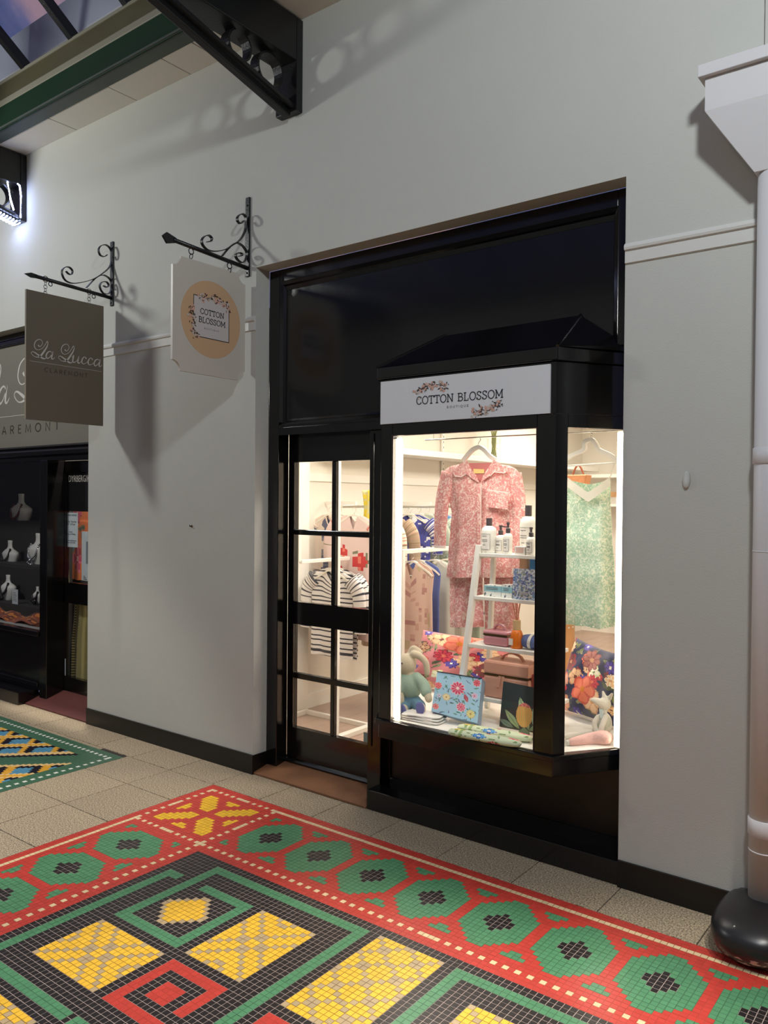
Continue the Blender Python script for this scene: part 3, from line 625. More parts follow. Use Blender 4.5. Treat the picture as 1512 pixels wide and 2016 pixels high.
ad = thing('light_transformer', 'small black transformer box tucked in the lit bracket ring', 'transformer', (-6.27, -.42, 4.0))
box('case', M_iron, -6.30, -6.22, -.46, -.38, 3.992, 4.03, ad, .004); MB().tube([(-6.25, -.38, 4.01), (-6.24, -.33, 3.98), (-6.22, -.28, 4.0), (-6.2, -.22, 3.97)], .004, 6).build('lead', M_iron, ad)
# ------------------------------------------------------------------ rain hopper and downpipe
M_pvc = mat('white painted pipe', (206, 203, 204), .45, var=.05, vs=3)
hp = thing('rain_hopper', 'large white rain hopper with flat rim on the wall at right', 'rain hopper', (-.71, -.09, 2.86))
box('rim', M_pvc, -.936, -.48, -.205, 0, 3.262, 3.308, hp, .003); box('box', M_pvc, -.914, -.50, -.182, 0, 3.138, 3.262, hp)
T_ = [(-.914, -.182, 3.138), (-.50, -.182, 3.138), (-.50, 0, 3.138), (-.914, 0, 3.138)]; cxp, cyp = -.693, -.075
Bq = [(cxp-.054, cyp-.054, 2.885), (cxp+.054, cyp-.054, 2.885), (cxp+.054, cyp+.054, 2.885), (cxp-.054, cyp+.054, 2.885)]
Md = [(-.914, -.182, 3.138), (-.50, -.182, 3.138), (-.50, -.0, 3.10), (-.905, -.0, 3.10)]
MB().add(T_+Bq, [(0, 1, 5, 4), (1, 2, 6, 5), (2, 3, 7, 6), (3, 0, 4, 7), (0, 3, 2, 1), (4, 5, 6, 7)]).build('funnel', M_pvc, hp)
dp = thing('downpipe', 'round white downpipe running down the wall from the hopper', 'downpipe', (cxp, cyp, .1))
MB().lathe([(.0533, 2.92), (.0533, .10)], (cxp, cyp, 0), 28).build('pipe', M_pvc, dp, True)
for za, zb in ((1.86, 1.80), (.464, .402)): MB().lathe([(.0535, za), (.058, za-.002), (.058, zb), (.0535, zb-.003)], (cxp, cyp, 0), 28).build('collar', M_pvc, dp, True)
for z in (1.47, .342, .141): MB().lathe([(.0535, z+.003), (.0552, z), (.0535, z-.003)], (cxp, cyp, 0), 28).build('joint', M_pvc, dp, True)
m_, n, p = nodes('chipped black boot'); p.inputs['Roughness'].default_value = .34
t = n.nodes.new('ShaderNodeTexCoord'); mp = n.nodes.new('ShaderNodeMapping'); mp.inputs['Scale'].default_value = (1, 1, 2.6); qn = n.nodes.new('ShaderNodeTexNoise'); qn.inputs['Scale'].default_value = 24; qn.inputs['Detail'].default_value = 5
sx = n.nodes.new('ShaderNodeSeparateXYZ'); mr = n.nodes.new('ShaderNodeMapRange'); mr.inputs['From Min'].default_value = .0; mr.inputs['From Max'].default_value = .12; mr.inputs['To Min'].default_value = .10; mr.inputs['To Max'].default_value = -.12
ad_ = n.nodes.new('ShaderNodeMath'); cr = n.nodes.new('ShaderNodeValToRGB'); cr.color_ramp.elements[0].position = .60; cr.color_ramp.elements[0].color = (.012, .012, .013, 1); cr.color_ramp.elements[1].position = .612; cr.color_ramp.elements[1].color = (.55, .52, .46, 1)
for a, b in ((t.outputs['Object'], mp.inputs[0]), (mp.outputs[0], qn.inputs['Vector']), (t.outputs['Object'], sx.inputs[0]), (sx.outputs['Z'], mr.inputs['Value']), (qn.outputs['Fac'], ad_.inputs[0]), (mr.outputs[0], ad_.inputs[1]), (ad_.outputs[0], cr.inputs[0]), (cr.outputs[0], p.inputs['Base Color'])): n.links.new(a, b)
bt = MB()
def boot(u, v):
    a = 2*math.pi*u; k = v; r = (1-max(0, (k-.45)/.55)**2.6)**.5 if k > .45 else 1-.25*(1-k/.45)**2
    ex = .166*r*math.copysign(abs(math.cos(a))**.75, math.cos(a)); ey = .235*r*math.copysign(abs(math.sin(a))**.75, math.sin(a))
    return (cxp+ex*.93, min(cyp-.05+ey, -.012), .002+.165*min(1, k*1.02))
bt.grid(boot, 40, 16, True); 
bt.add([boot(i/40, 0) for i in range(40)], [tuple(range(40))[::-1]]); bt.add([boot(i/40, 1) for i in range(40)], [tuple(range(40))])
tag(bt.build('pipe_boot', m_, None, True), 'bulging chipped black block at the foot of the downpipe', 'pipe base')
# small fittings on the wall
p = PY(1352, 945, 0); sw = MB(); sw.lathe([(.0, 0), (.015, 0), (.015, -.008), (.012, -.012), (0, -.012)], (0, 0, 0), 20, 'y', 1, 2.4); 
sw.v = [(a+p[0], b, c+p[2]) for a, b, c in sw.v]; tag(sw.build('wall_fixture', M_wall, None, True), 'small painted-over oval cap on the right-hand wall', 'wall cap')
p = PY(378, 1036, 0); nl = thing('wall_hook', 'tiny rusty hook on the white wall between the shops', 'hook', tuple(p)); nl2 = MB().tube([(p[0], 0, p[2]), (p[0], -.018, p[2]), (p[0]+.004, -.022, p[2]+.008)], .003, 6).build('pin', M_iron, nl); MB().lathe([(.009, 0), (.008, -.004), (0, -.004)], tuple(p), 10, 'y').build('rose', mat('rust', (120, 90, 70), .8), nl)
# ------------------------------------------------------------------ jewellery shop front
yj = .12
jf = struct(thing('window_3', '', '')); del jf['label']; del jf['category']
box('head', M_black, -8.7, -5.309, .10, .2, 2.935, 3.03, jf, .004)
MB().tube([(-8.7, .098, 2.955), (-5.309, .098, 2.955)], .008, 6).build('head_bead', M_black, jf); MB().tube([(-8.7, .098, 2.985), (-5.309, .098, 2.985)], .007, 6).build('head_bead', M_black, jf)
fs = thing('fascia_board', 'wide grey-brown fascia board lettered La Lucca CLAREMONT', 'shop sign', (-6.9, yj, 2.08))
box('board', mat('grey fascia', (128, 124, 112), .42), -8.7, -5.309, yj, .16, 2.08, 2.935, fs)
M_wl = mat('white letters', (214, 210, 200), .4)
script_lalucca('La Lucca', (-7.165, yj-.0005, 2.462), (1, 0, 0), Vz, .345, M_wl, fs)
box('fine_line', M_wl, -8.0, -5.7, yj-.001, yj, 2.343, 2.347, fs)
strokes_text('CLAREMONT', THIN, (-7.055, yj-.0005, 2.196), (1, 0, 0), Vz, 1.155, M_brl, fs, .09, .55, height=.066)
tb = MB(); tb.prism([(.2, 2.08), (.11, 2.08), (.095, 2.065), (.10, 2.045), (.085, 2.03), (.085, 2.0), (.11, 1.985), (.11, 1.955), (.2, 1.955)], 'x', -8.7, -5.309); tb.build('transom_rail', M_black, jf)
xw = PY(83, 1000, yj)[0]; xw2 = PY(97, 1000, yj)[0]
box('post', M_black, xw, xw2, .10, .26, 0.0, 1.96, jf, .004); box('sill', M_black, -8.7, xw, .085, .2, .535, .575, jf, .004); box('kick_panel', M_black, -8.7, xw, .12, .2, .09, .535, jf)
MB().box(-8.7, xw-.05, .108, .12, .115, .15).build('kick_moulding', M_black, jf, False, .004)
box('pane', M_glass, -8.7, xw, .14, .146, .575, 1.96, jf); box('jamb', M_black, -8.7, -8.6, .1, .2, 0, 2.935, jf)
struct(MB().box(-8.7, -6.19, -.055, .12, 0, .1).build('trim_9', M_black, None, False, .004))
th2 = MB(); th2.prism([(.0, .0), (.0, .01), (.25, .09), (.3, .09), (.3, 0)], 'x', -6.185, -5.312); struct(th2.build('trim_10', mat('dark red threshold', (88, 44, 40), .6, var=.2, vs=8), None))
dj = struct(thing('door_2', '', '', (-6.28, .25, .09))); del dj['label']; del dj['category']
ya, yb = .25, .29; xa = xw2+.005; gx = PY(118.5, 1150, ya)[0]
zt, zk1, zk0, zb_ = 1.866, .973, .807, .205
box('stile', M_black, xa, gx, ya, yb, .09, 1.955, dj); box('stile', M_black, -5.43, -5.309, ya, yb, .09, 1.955, dj)
for a, b in ((zt, 1.955), (zk0, zk1), (.09, zb_)): box('rail', M_black, gx, -5.43, ya, yb, a, b, dj)
for a, b in ((zk1, zt), (zb_, zk0)): box('pane', M_glass, gx, -5.43, ya+.018, ya+.024, a, b, dj)
kp = PY(97, 1158, ya-.04); mb = MB(); mb.lathe([(.028, 0), (.026, -.006), (.011, -.01), (.011, -.032), (.024, -.042), (.029, -.055), (.022, -.068), (0, -.072)], (kp[0]+.02, ya, kp[2]), 20, 'y'); lab(mb.build('knob', M_steel, dj, True), 'round steel door knob')
kp = PY(107, 1114, ya); MB().lathe([(.016, 0), (.016, -.008), (0, -.01)], (kp[0], ya, kp[2]), 14, 'y').build('cylinder_lock', M_steel, dj, True)
# ------------------------------------------------------------------ boutique room
ZF = .075
struct(MB().box(-4.4, -.6, .25, 6.2, ZF-.06, ZF).build('floor', M_infloor)); 
struct(MB().box(-4.25, -4.15, .2, 6.2, ZF-.06, 2.85).build('wall_left', M_inwall)); struct(MB().box(-.95, -.85, .2, 6.2, ZF-.06, 2.85).build('wall_right', M_inwall))
struct(MB().box(-4.25, -.85, 6.1, 6.2, ZF, 2.85).build('wall_rear', M_inwall)); struct(MB().box(-4.25, -.85, .2, 6.2, 2.75, 2.85).build('ceiling', M_inwhite))
struct(MB().box(-4.25, -3.55, .2, .25, ZF, 2.85).build('wall_return', M_inwhite)); struct(MB().box(-1.289, -.85, .2, .25, ZF, 2.85).build('wall_return', M_inwhite))
struct(MB().box(-4.15, -4.075, .5, 1.045, ZF, 2.75).build('trim_11', M_inwhite))
struct(MB().box(-4.15, -4.135, 1.045, 6.1, ZF, .19).build('baseboard_left', M_inwhite))
struct(MB().box(-4.15, -4.138, 1.045, 6.1, 1.80, 1.86).build('trim_12', M_inwhite))
pb = struct(MB().box(-4.14, -.96, .22, 6.0, ZF, ZF+.004).build('floor', M_infloor))
for k in range(24):
    x = -4.13+k*.13; MB().box(x+.001, x+.129, .26, 5.9, ZF+.002, ZF+.008).build('floorboard', M_infloor, pb) if x < -1.1 else None
sh = thing('wall_shelf', 'long white shelf with hanging rail high along the left shop wall', 'shelf', (-4.15, 1.2, 1.58))
box('shelf_board', M_inwhite, -4.138, -3.85, 1.15, 5.9, 2.035, 2.085, sh, .003)
for y in (1.9, 2.9, 3.9, 4.9):
    box('slotted_upright', M_inwhite, -4.138, -4.12, y, y+.03, .6, 2.7, sh)
    sl_ = MB(); [sl_.box(-4.121, -4.1195, y+.011, y+.019, z, z+.018) for z in np.arange(1.2, 2.6, .05)]; q_ = sl_.build('slots', mat('slot dark', (70, 62, 54), .8), sh); q_['kind'] = 'stuff'
M_chrome = mat('chrome', (210, 208, 200), .18, metal=1)
box('hanging_rail', M_chrome, -3.86, -3.84, 1.15, 3.6, 1.600, 1.622, sh, .004)
for y in (1.3, 2.3, 3.4): box('rail_arm', M_inwhite, -4.138, -3.84, y, y+.015, 1.622, 1.65, sh)
# ------------------------------------------------------------------ hangers, garments
M_hang = mat('white hanger', (240, 234, 220), .4)
def make_hanger(label, group, arm=.20, drop=.075, bar=False):
    h = thing('clothes_hanger', label, 'hanger', (0, 0, 0), group)
    mb = MB(); P = cat_rom([(-arm, 0, -drop-.012), (-arm*.8, 0, -drop*.8), (-arm*.4, 0, -drop*.28), (-.03, 0, .004), (.03, 0, .004), (arm*.4, 0, -drop*.28), (arm*.8, 0, -drop*.8), (arm, 0, -drop-.012)], 4)
    n_ = len(P); mb.strap(P, .020, .012, (0, 1, 0))
    V = mb.v; mb.build('shoulder_bar', M_hang, h)
    if bar: MB().tube([(-arm*.95, 0, -drop-.02), (arm*.95, 0, -drop-.02)], .005, 6).build('trouser_bar', M_hang, h)
    P = [(0, 0, 0), (0, 0, .022)]+[(.018*math.sin(a)+.0, 0, .045-.020*math.cos(a)) for a in np.linspace(0, 4.4, 9)]
    MB().tube(P, .0018, 5, up=(0, 1, 0)).build('hook', M_chrome, h); return h
HP = {}
def hanger(x, y, z, label, group, bar=False, arm=.20):
    k = (bar, arm)
    if k not in HP: HP[k] = make_hanger(label, group, arm, .075, bar); o = HP[k]
    else: o = copy_tree(HP[k])
    o.location = (x, y, z-.062); o['label'] = label; o['group'] = group; return o
M_cloth = mat('printed cloth', (255, 255, 255), .8, vcol=True, sheen=.2)
def cloth_body(name, parent, c, outline, depth, col, nu=40, nv=26, seed=0, fold=.010, nf=5, neck=None):
    """flattened tube: outline = [(z, xl, xr)] top to bottom, front opens to -y"""
    Z = [o[0] for o in outline]; r = random.Random(seed); ph = [r.uniform(0, 6) for _ in range(4)]
    zz = np.array(Z)[::-1]; xl_ = np.array([o[1] for o in outline])[::-1]; xr_ = np.array([o[2] for o in outline])[::-1]
    def fn(u, v):
        z = Z[0]+(Z[-1]-Z[0])*v; a = np.interp(z, zz, xl_); b = np.interp(z, zz, xr_); t = 2*math.pi*u
        cx, hw = (a+b)/2, (b-a)/2; cs = math.copysign(abs(math.cos(t))**.7, math.cos(t)); x = cx+hw*cs
        amp = fold*(.15+.85*v); w_ = math.sin(nf*cs*2+ph[0]+v*.8)+.5*math.sin(nf*cs*3.7+ph[1]-v)
        y = -math.sin(t)*depth*(.45+.55*v)*(1-.3*abs(cs))+amp*w_*(1 if math.sin(t) > 0 else .6)
        zz_ = z+(.006*math.sin(4*cs+ph[2]) if v > .97 else 0)
        if neck and v < .35 and abs(cs) < neck[0]:
            d = neck[1]*(1-(abs(cs)/neck[0])**1.3)*(1-v/.35); zz_ -= d*(1 if math.sin(t) > 0 else .45)
        return (c[0]+x, c[1]-y*-1 if False else c[1]+y, c[2]+zz_)
    f = lambda u, v: col((.5-.5*math.copysign(abs(math.cos(2*math.pi*u))**.7, math.cos(2*math.pi*u))), v, 0 < math.sin(2*math.pi*u))
    return MB().grid(fn, nu, nv, True, f).build(name, M_cloth, parent, True)
def sleeve(name, parent, P, r0, r1, col, flat=.45, n=14):
    q = cat_rom(P, 30); m_ = len(q); mb = MB(); rr = [r0+(r1-r0)*i/(m_-1) for i in range(m_)]
    mb.tube(q, rr, n, flat=flat, up=(0, 1, 0), cap=True); k = 0; cc = []
    for f in mb.f:
        s_ = min(f)//n/m_; cc.append(col(min(1, s_)))
    mb.c = cc; return mb.build(name, M_cloth, parent, True)
C = lambda r, g, b: srgb((r, g, b))
def hashn(*a):
    s_ = math.sin(sum(x*k for x, k in zip(a, (127.1, 311.7, 74.7))))*43758.5453; return s_-math.floor(s_)
def blotch(cols, n=9, seed=0, bg=None, p=1.0):
    r = random.Random(seed); pts = [(r.random(), r.random(), r.choice(cols), r.uniform(.5, 1)) for _ in range(n*n)]
    def f(u, v, *_):
        b = min(pts, key=lambda q: ((q[0]-u)**2+(q[1]-v)**2*2)/q[3])
        d = ((b[0]-u)**2+(b[1]-v)**2*2)**.5*n/b[3]
        return b[2] if (bg is None or d < .62*p) else bg
    return f
def stripes(a, b, n, duty=.32, chev=0, ph=0):
    def f(u, v, *_): return b if ((v*n+chev*abs(u-.5)*n+ph) % 1) < duty else a
    return f
def solid(c): return lambda *a: c
def top(name, label, cat_, x, y, z, w_, L_, col, group=None, sl=0, slcol=None, seed=0, neck=(.42, .09), flare=0, depth=.035, nv=26, hl=None, hg=None, bar=False, rail=True):
    """a garment with its shoulders at z, hung on a hanger whose hook reaches the rail above"""
    t = thing(name, label, cat_, (x, y, z), group); h = w_/2
    out = [(0, -h*.42, h*.42), (-.035, -h*.86, h*.86), (-.08, -h, h), (-.22, -h*.93, h*.93), (-L_, -h*(.93+flare), h*(.93+flare))]
    cloth_body('body', t, (x, y, z), out, depth, col, 44, nv, seed, .008, 4, neck)
    if sl:
        for s_ in (-1, 1): sleeve('sleeve', t, [(x+s_*h*.82, y, z-.06), (x+s_*(h+.035), y+.004, z-.16), (x+s_*(h+.05), y+.006, z-.06-sl)], .062, .048, slcol or (lambda q: col((q*3.7+.1) % 1, (q*2.3+.2) % 1)))
    hanger(x, y, z+.058, 'white hanger of the '+' '.join(label.replace('white ', '', 1).split()[:12]), hg or 'hangers on the wall rail', bar, min(.2, h*.95)); return t
# striped tops on the lower rack seen through the door
WHT, NVY = C(236, 230, 226), C(58, 56, 66)
rk = thing('clothes_rack', 'white frame rack with striped tops seen through the door', 'clothes rack', (-3.43, .6, ZF))
for nme, args in (('post', (-3.448, -3.398, .585, .615, ZF+.03, 2.2)), ('foot', (-3.448, -3.398, .615, 1.0, ZF+.008, ZF+.04)), ('foot', (-4.05, -4.02, .585, 1.0, ZF+.008, ZF+.04)), ('base_bar', (-4.02, -3.448, .97, 1.0, ZF+.008, ZF+.04)), ('top_bar', (-4.05, -3.448, .585, .615, 2.17, 2.2)), ('post', (-4.05, -4.02, .585, .615, ZF+.04, 2.17)), ('rail_arm', (-3.77, -3.74, .615, 1.12, 1.223, 1.248))):
    a = args; box(nme, M_inwhite, *a, rk, .003)
mb = MB(); mb.beam((-3.755, .60, 1.24), (-3.755, .60, 2.18), .02, .02, (0, 1, 0)); mb.build('strut', M_inwhite, rk)
for k, y in enumerate((.90, .945, .99, 1.035, 1.08)):
    top('striped_top', ['white and navy striped long-sleeved top, nearest the door on the rack', 'second striped top from the door on the white rack', 'third striped top from the door on the white rack', 'fourth striped top from the door on the white rack', 'striped top at the back of the white rack'][k], 'top', -3.72+(.0, .03, -.02, .03, .0)[k]-.03*k, y, 1.160, .41, .60+.01*k, stripes(WHT, NVY, 17, .3, 0, k*.3), 'striped tops on the rack', .36, (lambda q, k=k: stripes(WHT, NVY, 11, .3)(0, q)), k, (.45, .07), .02, .014, 60, 'white hanger in the row above the striped tops', 'hangers of the striped tops')
# upper rail behind the door
GB = C(120, 124, 146)
up = [('pale blush blouse with a grey-blue ruffle front on the upper rail', 'blouse', -4.0, 1.20, .40, .42, lambda u, v, fr=True: (C(126, 128, 150) if hashn(int(u*22), int(v*26), 1) > .45 else C(92, 96, 122)) if abs(u-.55) < .13+.04*math.sin(v*20) and v > .02 else C(236, 218, 204), .30),
      ('plain cream top behind the ruffled blouse on the upper rail', 'top', -3.98, 1.28, .38, .46, solid(C(238, 226, 210)), .24),
      ('pink dress with large red flowers on the upper rail', 'dress', -3.73, 1.15, .40, .90, None, .26),
      ('cream blouse with small leaf sprigs behind the red flowered dress', 'blouse', -3.80, 1.46, .44, .5, blotch([C(150, 140, 100), C(210, 150, 130), C(232, 218, 200)], 10, 3, C(238, 226, 208), .7), .28),
      ('long taupe and pink floral dress hanging lowest behind the striped tops', 'dress', -3.76, 1.56, .46, 1.02, blotch([C(168, 140, 116), C(190, 150, 132), C(150, 128, 100), C(206, 176, 152)], 14, 5, C(176, 154, 128), .9), .3)]
def redfl(u, v, *_):
    for cx, cy, r in ((.32, .37, .17), (.72, .30, .11), (.86, .42, .09), (.2, .72, .12), (.6, .66, .1)):
        d = math.hypot(u-cx, (v-cy)*1.9); a = math.atan2(v-cy, u-cx)
        if d < r*(.8+.2*math.cos(6*a)): return C(214, 60, 60) if hashn(int(d*60), int(a*5)) > .3 else C(240, 130, 110)
        if r < d < r*1.25 and math.cos(3*a+cx*9) > .55: return C(130, 132, 104)
    return C(232, 206, 200)
for k, (l_, c_, x, y, w_, L_, col, sl) in enumerate(up):
    top(c_.replace(' ', '_'), l_, c_, x, y, 1.545, w_, L_, col or redfl, None, sl, None, 20+k, (.45, .10), .05 if L_ > .6 else .02, .024, 34)
yd = tag(MB().grid(lambda u, v: (-3.70+.17*u+.01*math.sin(v*9), 1.2+.03*math.sin(u*9+v*2), 1.73-.62*v), 16, 40, False, lambda u, v: (C(236, 214, 70) if hashn(int(u*9), int(v*22)) > .42 else C(214, 206, 150)) if v < .62 else C(92, 104, 172)).build('hanging_scarf', M_cloth, None, True), 'yellow and blue scarf draped over the rail end beside the door edge', 'scarf')
sol = yd.modifiers.new('t', 'SOLIDIFY'); sol.thickness = .004
# upper wall rail seen through the bay: blue and white pieces
BLs = [('navy blouse with white blossom on the wall rail, left of the pink pyjamas', blotch([C(54, 58, 130), C(232, 232, 236), C(70, 76, 160)], 15, 1)), ('sage green shirt second along the wall rail', solid(C(168, 178, 160))), ('pale grey-green printed shirt third along the wall rail', blotch([C(176, 192, 180), C(140, 164, 154), C(208, 214, 200)], 12, 2)), ('sky blue satin blouse on the wall rail', solid(C(96, 148, 204))), ('indigo and white leaf blouse on the wall rail', blotch([C(62, 66, 150), C(220, 222, 234), C(90, 100, 180)], 14, 4)), ('slate blouse with beige blooms on the wall rail', blotch([C(84, 96, 128), C(196, 178, 150), C(120, 140, 170)], 14, 6)), ('dark blue patterned dress farthest along the wall rail', blotch([C(50, 56, 104), C(150, 150, 170), C(30, 32, 60)], 13, 7))]
for k, (l_, col) in enumerate(BLs):
    top('blouse' if k < 6 else 'dress', l_, 'blouse' if k < 6 else 'dress', -3.84, 2.0+.13*k, 1.545, .44, .55, col, None, .26, None, 40+k, (.4, .08), .02, .022, 50)
# lower rack in the bay view
r2 = thing('clothes_rack', 'low white garment rack of pale dresses behind the front pane', 'clothes rack', (-3.3, 1.17, ZF))
for nme, a in (('post', (-3.325, -3.290, 1.155, 1.185, ZF+.04, 1.315)), ('top_bar', (-3.325, -3.290, 1.185, 2.1, 1.285, 1.315)), ('post', (-3.325, -3.290, 2.1, 2.13, ZF+.04, 1.315)), ('foot', (-3.5, -3.1, 1.155, 1.185, ZF+.008, ZF+.04)), ('foot', (-3.5, -3.1, 2.1, 2.13, ZF+.008, ZF+.04))): box(nme, M_inwhite, *a, r2, .003)
LB = [('blush dress with faded rose print nearest on the low rack', .95, blotch([C(206, 164, 148), C(190, 140, 132), C(222, 190, 172), C(196, 176, 140)], 12, 11, C(220, 188, 170), .8)), ('blue dress edge second on the low rack', .72, solid(C(82, 100, 164))), ('pale grey linen jacket third on the low rack', .62, solid(C(200, 200, 188))), ('light grey speckled shirt fourth on the low rack', .60, blotch([C(206, 204, 196), C(170, 174, 168)], 14, 13, C(210, 208, 198), .5)), ('sage dress with pink sprigs fifth on the low rack', .8, blotch([C(150, 164, 146), C(176, 130, 128), C(160, 176, 156)], 10, 14)), ('white dotted shirt last on the low rack', .7, blotch([C(150, 150, 158), C(226, 224, 218)], 16, 15, C(226, 222, 214), .35))]
for k, (l_, L_, col) in enumerate(LB):
    c_ = 'dress' if 'dress' in l_ else ('jacket' if 'jacket' in l_ else 'shirt')
    top(c_, l_, c_, -3.31+(.02, .0, .05, .085, .12, .155)[k], 1.26+.12*k, 1.225, .38, L_, col, None, .22 if k in (2, 3, 5) else 0, None, 60+k, (.5, .12 if k == 0 else .07), .12 if k == 0 else .03, .024, 60 if k == 0 else 34, 'white wooden hanger on the low rack', 'hangers on the low rack', k == 0)
# right-hand back of the shop seen past the slip dress
for k in range(3):
    top('shirt', ['lilac striped shirt nearest on the rear rail', 'white and blue striped shirt in the middle of the rear rail', 'grey lilac shirt at the far end of the rear rail'][k], 'shirt', -2.4, 4.2+.12*k, 1.55, .42, .7, stripes(C(226, 220, 226), C(150, 150, 190), 24, .3) if k < 2 else solid(C(190, 180, 196)), None, .3, None, 80+k, (.4, .06), .02, .02, 26, '', 'hangers on the rear rail')
rr_ = thing('clothes_rack', 'tall white rack at the rear of the shop', 'clothes rack', (-2.4, 4.0, ZF))
for nme, a in (('post', (-2.415, -2.385, 3.95, 3.98, ZF+.01, 1.64)), ('post', (-2.415, -2.385, 4.8, 4.83, ZF+.01, 1.64)), ('rail', (-2.41, -2.39, 3.98, 4.8, 1.60, 1.622))): box(nme, M_inwhite, *a, rr_)
# ------------------------------------------------------------------ painted prints
def flower(u, v, cx, cy, r, npet, c1, c2, c3, rot=0):
    d = math.hypot(u-cx, v-cy); a = math.atan2(v-cy, u-cx)+rot
    e = r*(.72+.28*abs(math.cos(npet*a/2)))
    if d > e: return None
    if d < r*.2: return c3
    return c2 if (abs(math.cos(npet*a/2)) < .33 or d > e*.86) else c1
def leaf(u, v, cx, cy, L_, w_, a, c1, c2):
    x, y = (u-cx)*math.cos(a)+(v-cy)*math.sin(a), -(u-cx)*math.sin(a)+(v-cy)*math.cos(a)
    if 0 < x < L_ and abs(y) < w_*math.sin(math.pi*x/L_): return c2 if abs(y) < w_*.12 else c1
    return None
def floral(bg, fl_, lv):
    def f(u, v, *_):
        for q in fl_:
            c = flower(u, v, *q)
            if c: return c
        for q in lv:
            c = leaf(u, v, *q)
            if c: return c
        return bg
    return f
r_ = random.Random(5)
COR, CO2, PEA, PE2, RDF, RD2, VIO, VI2, WHI, GRE, OLV, BRN = C(238, 128, 96), C(214, 92, 74), C(240, 200, 156), C(214, 160, 118), C(214, 62, 78), C(160, 36, 60), C(92, 74, 170), C(60, 48, 120), C(246, 240, 216), C(120, 128, 84), C(84, 92, 66), C(120, 66, 60)
def bouquet(bg, seed, big):
    r = random.Random(seed); fl_ = list(big); lv = []
    for _ in range(26): fl_.append((r.random(), r.random(), r.uniform(.05, .09), r.choice([5, 6, 8]), *r.choice([(PEA, PE2, BRN), (RDF, RD2, PEA), (BRN, RD2, PE2), (VIO, VI2, WHI), (COR, CO2, BRN)]), r.random()*6))
    for _ in range(60): lv.append((r.random(), r.random(), r.uniform(.10, .2), r.uniform(.015, .03), r.uniform(0, 6.28), r.choice([GRE, OLV, C(150, 152, 110)]), OLV))
    return floral(bg, fl_, lv)
pk = bouquet(C(220, 132, 134), 8, [(.52, .20, .20, 5, COR, CO2, C(220, 130, 40)), (.30, .16, .14, 5, PEA, PE2, BRN), (.36, .46, .12, 9, RDF, RD2, COR), (.47, .58, .09, 8, VIO, VI2, WHI), (.08, .34, .11, 5, PE2, BRN, PEA), (.62, .52, .13, 6, PEA, PE2, BRN), (.82, .62, .12, 7, BRN, RD2, PE2), (.34, .80, .09, 5, WHI, C(224, 220, 150), GRE), (.86, .30, .10, 6, PEA, PE2, COR), (.12, .94, .12, 6, COR, BRN, PE2)])
nv_ = bouquet(C(44, 50, 84), 9, [(.52, .22, .17, 8, C(176, 110, 100), C(140, 76, 76), PE2), (.48, .66, .21, 5, COR, CO2, C(220, 130, 40)), (.66, .78, .17, 5, PEA, PE2, C(214, 140, 60)), (.62, .52, .11, 9, RDF, RD2, COR), (.44, .54, .09, 8, VIO, VI2, WHI), (.62, .38, .11, 5, WHI, C(214, 222, 160), GRE), (.30, .52, .13, 6, PEA, PE2, BRN), (.10, .62, .11, 5, C(232, 168, 150), PE2, BRN), (.86, .24, .10, 8, VIO, VI2, WHI), (.12, .34, .13, 6, BRN, RD2, PE2), (.90, .42, .10, 6, PEA, WHI, PE2), (.16, .92, .14, 6, C(230, 168, 148), PE2, BRN)])
bl = floral(C(166, 206, 226), [(.50, .32, .17, 11, C(216, 66, 104), C(244, 190, 196), C(244, 220, 210)), (.62, .74, .11, 9, C(220, 90, 122), C(246, 214, 214), C(220, 70, 110)), (.28, .58, .09, 9, C(240, 226, 180), C(214, 180, 90), C(196, 140, 60)), (.90, .12, .09, 8, C(214, 60, 90), C(240, 170, 170), RDF), (.07, .34, .09, 8, C(224, 76, 90), C(244, 180, 170), RDF), (.84, .84, .10, 10, C(234, 222, 150), C(200, 178, 100), C(180, 140, 70)), (.08, .86, .08, 7, C(224, 110, 110), C(246, 200, 190), RDF), (.88, .42, .07, 8, C(216, 170, 200), C(240, 220, 230), RDF), (.12, .58, .05, 6, C(200, 190, 220), WHI, VIO)],
  [(.66, .42, .2, .045, 1.1, C(180, 76, 96), C(214, 120, 110))]+[(r_.random(), r_.random(), r_.uniform(.06, .13), r_.uniform(.008, .016), r_.uniform(0, 6.28), r_.choice([C(74, 130, 110), C(96, 150, 120), C(110, 110, 150)]), C(60, 104, 96)) for _ in range(90)])
def banksia(u, v, *_):
    d = ((u-.50)/.17)**2+((v-.66)/.27)**2
    for q in ((.62, .98, .75, .10, -1.9, C(176, 196, 150), C(120, 150, 104)), (.80, 1.0, .6, .09, -1.75, C(160, 184, 140), C(110, 140, 96)), (.42, .98, .5, .07, -2.3, C(150, 170, 120), C(110, 130, 90)), (.60, 1.0, .55, .06, -.7, C(130, 156, 120), C(90, 120, 84)), (.30, .98, .35, .06, -2.7, C(110, 130, 110), C(80, 100, 80))):
        if d < 1: break
        c = leaf(u, v, *q)
        if c: return c
    if d < 1:
        if v < .48: return C(206, 96, 104) if hashn(int(u*60), int(v*60)) > .4 else C(232, 150, 120)
        return C(232, 160, 84) if int(u*46) % 2 else C(204, 172, 90)
    return C(34, 46, 44)
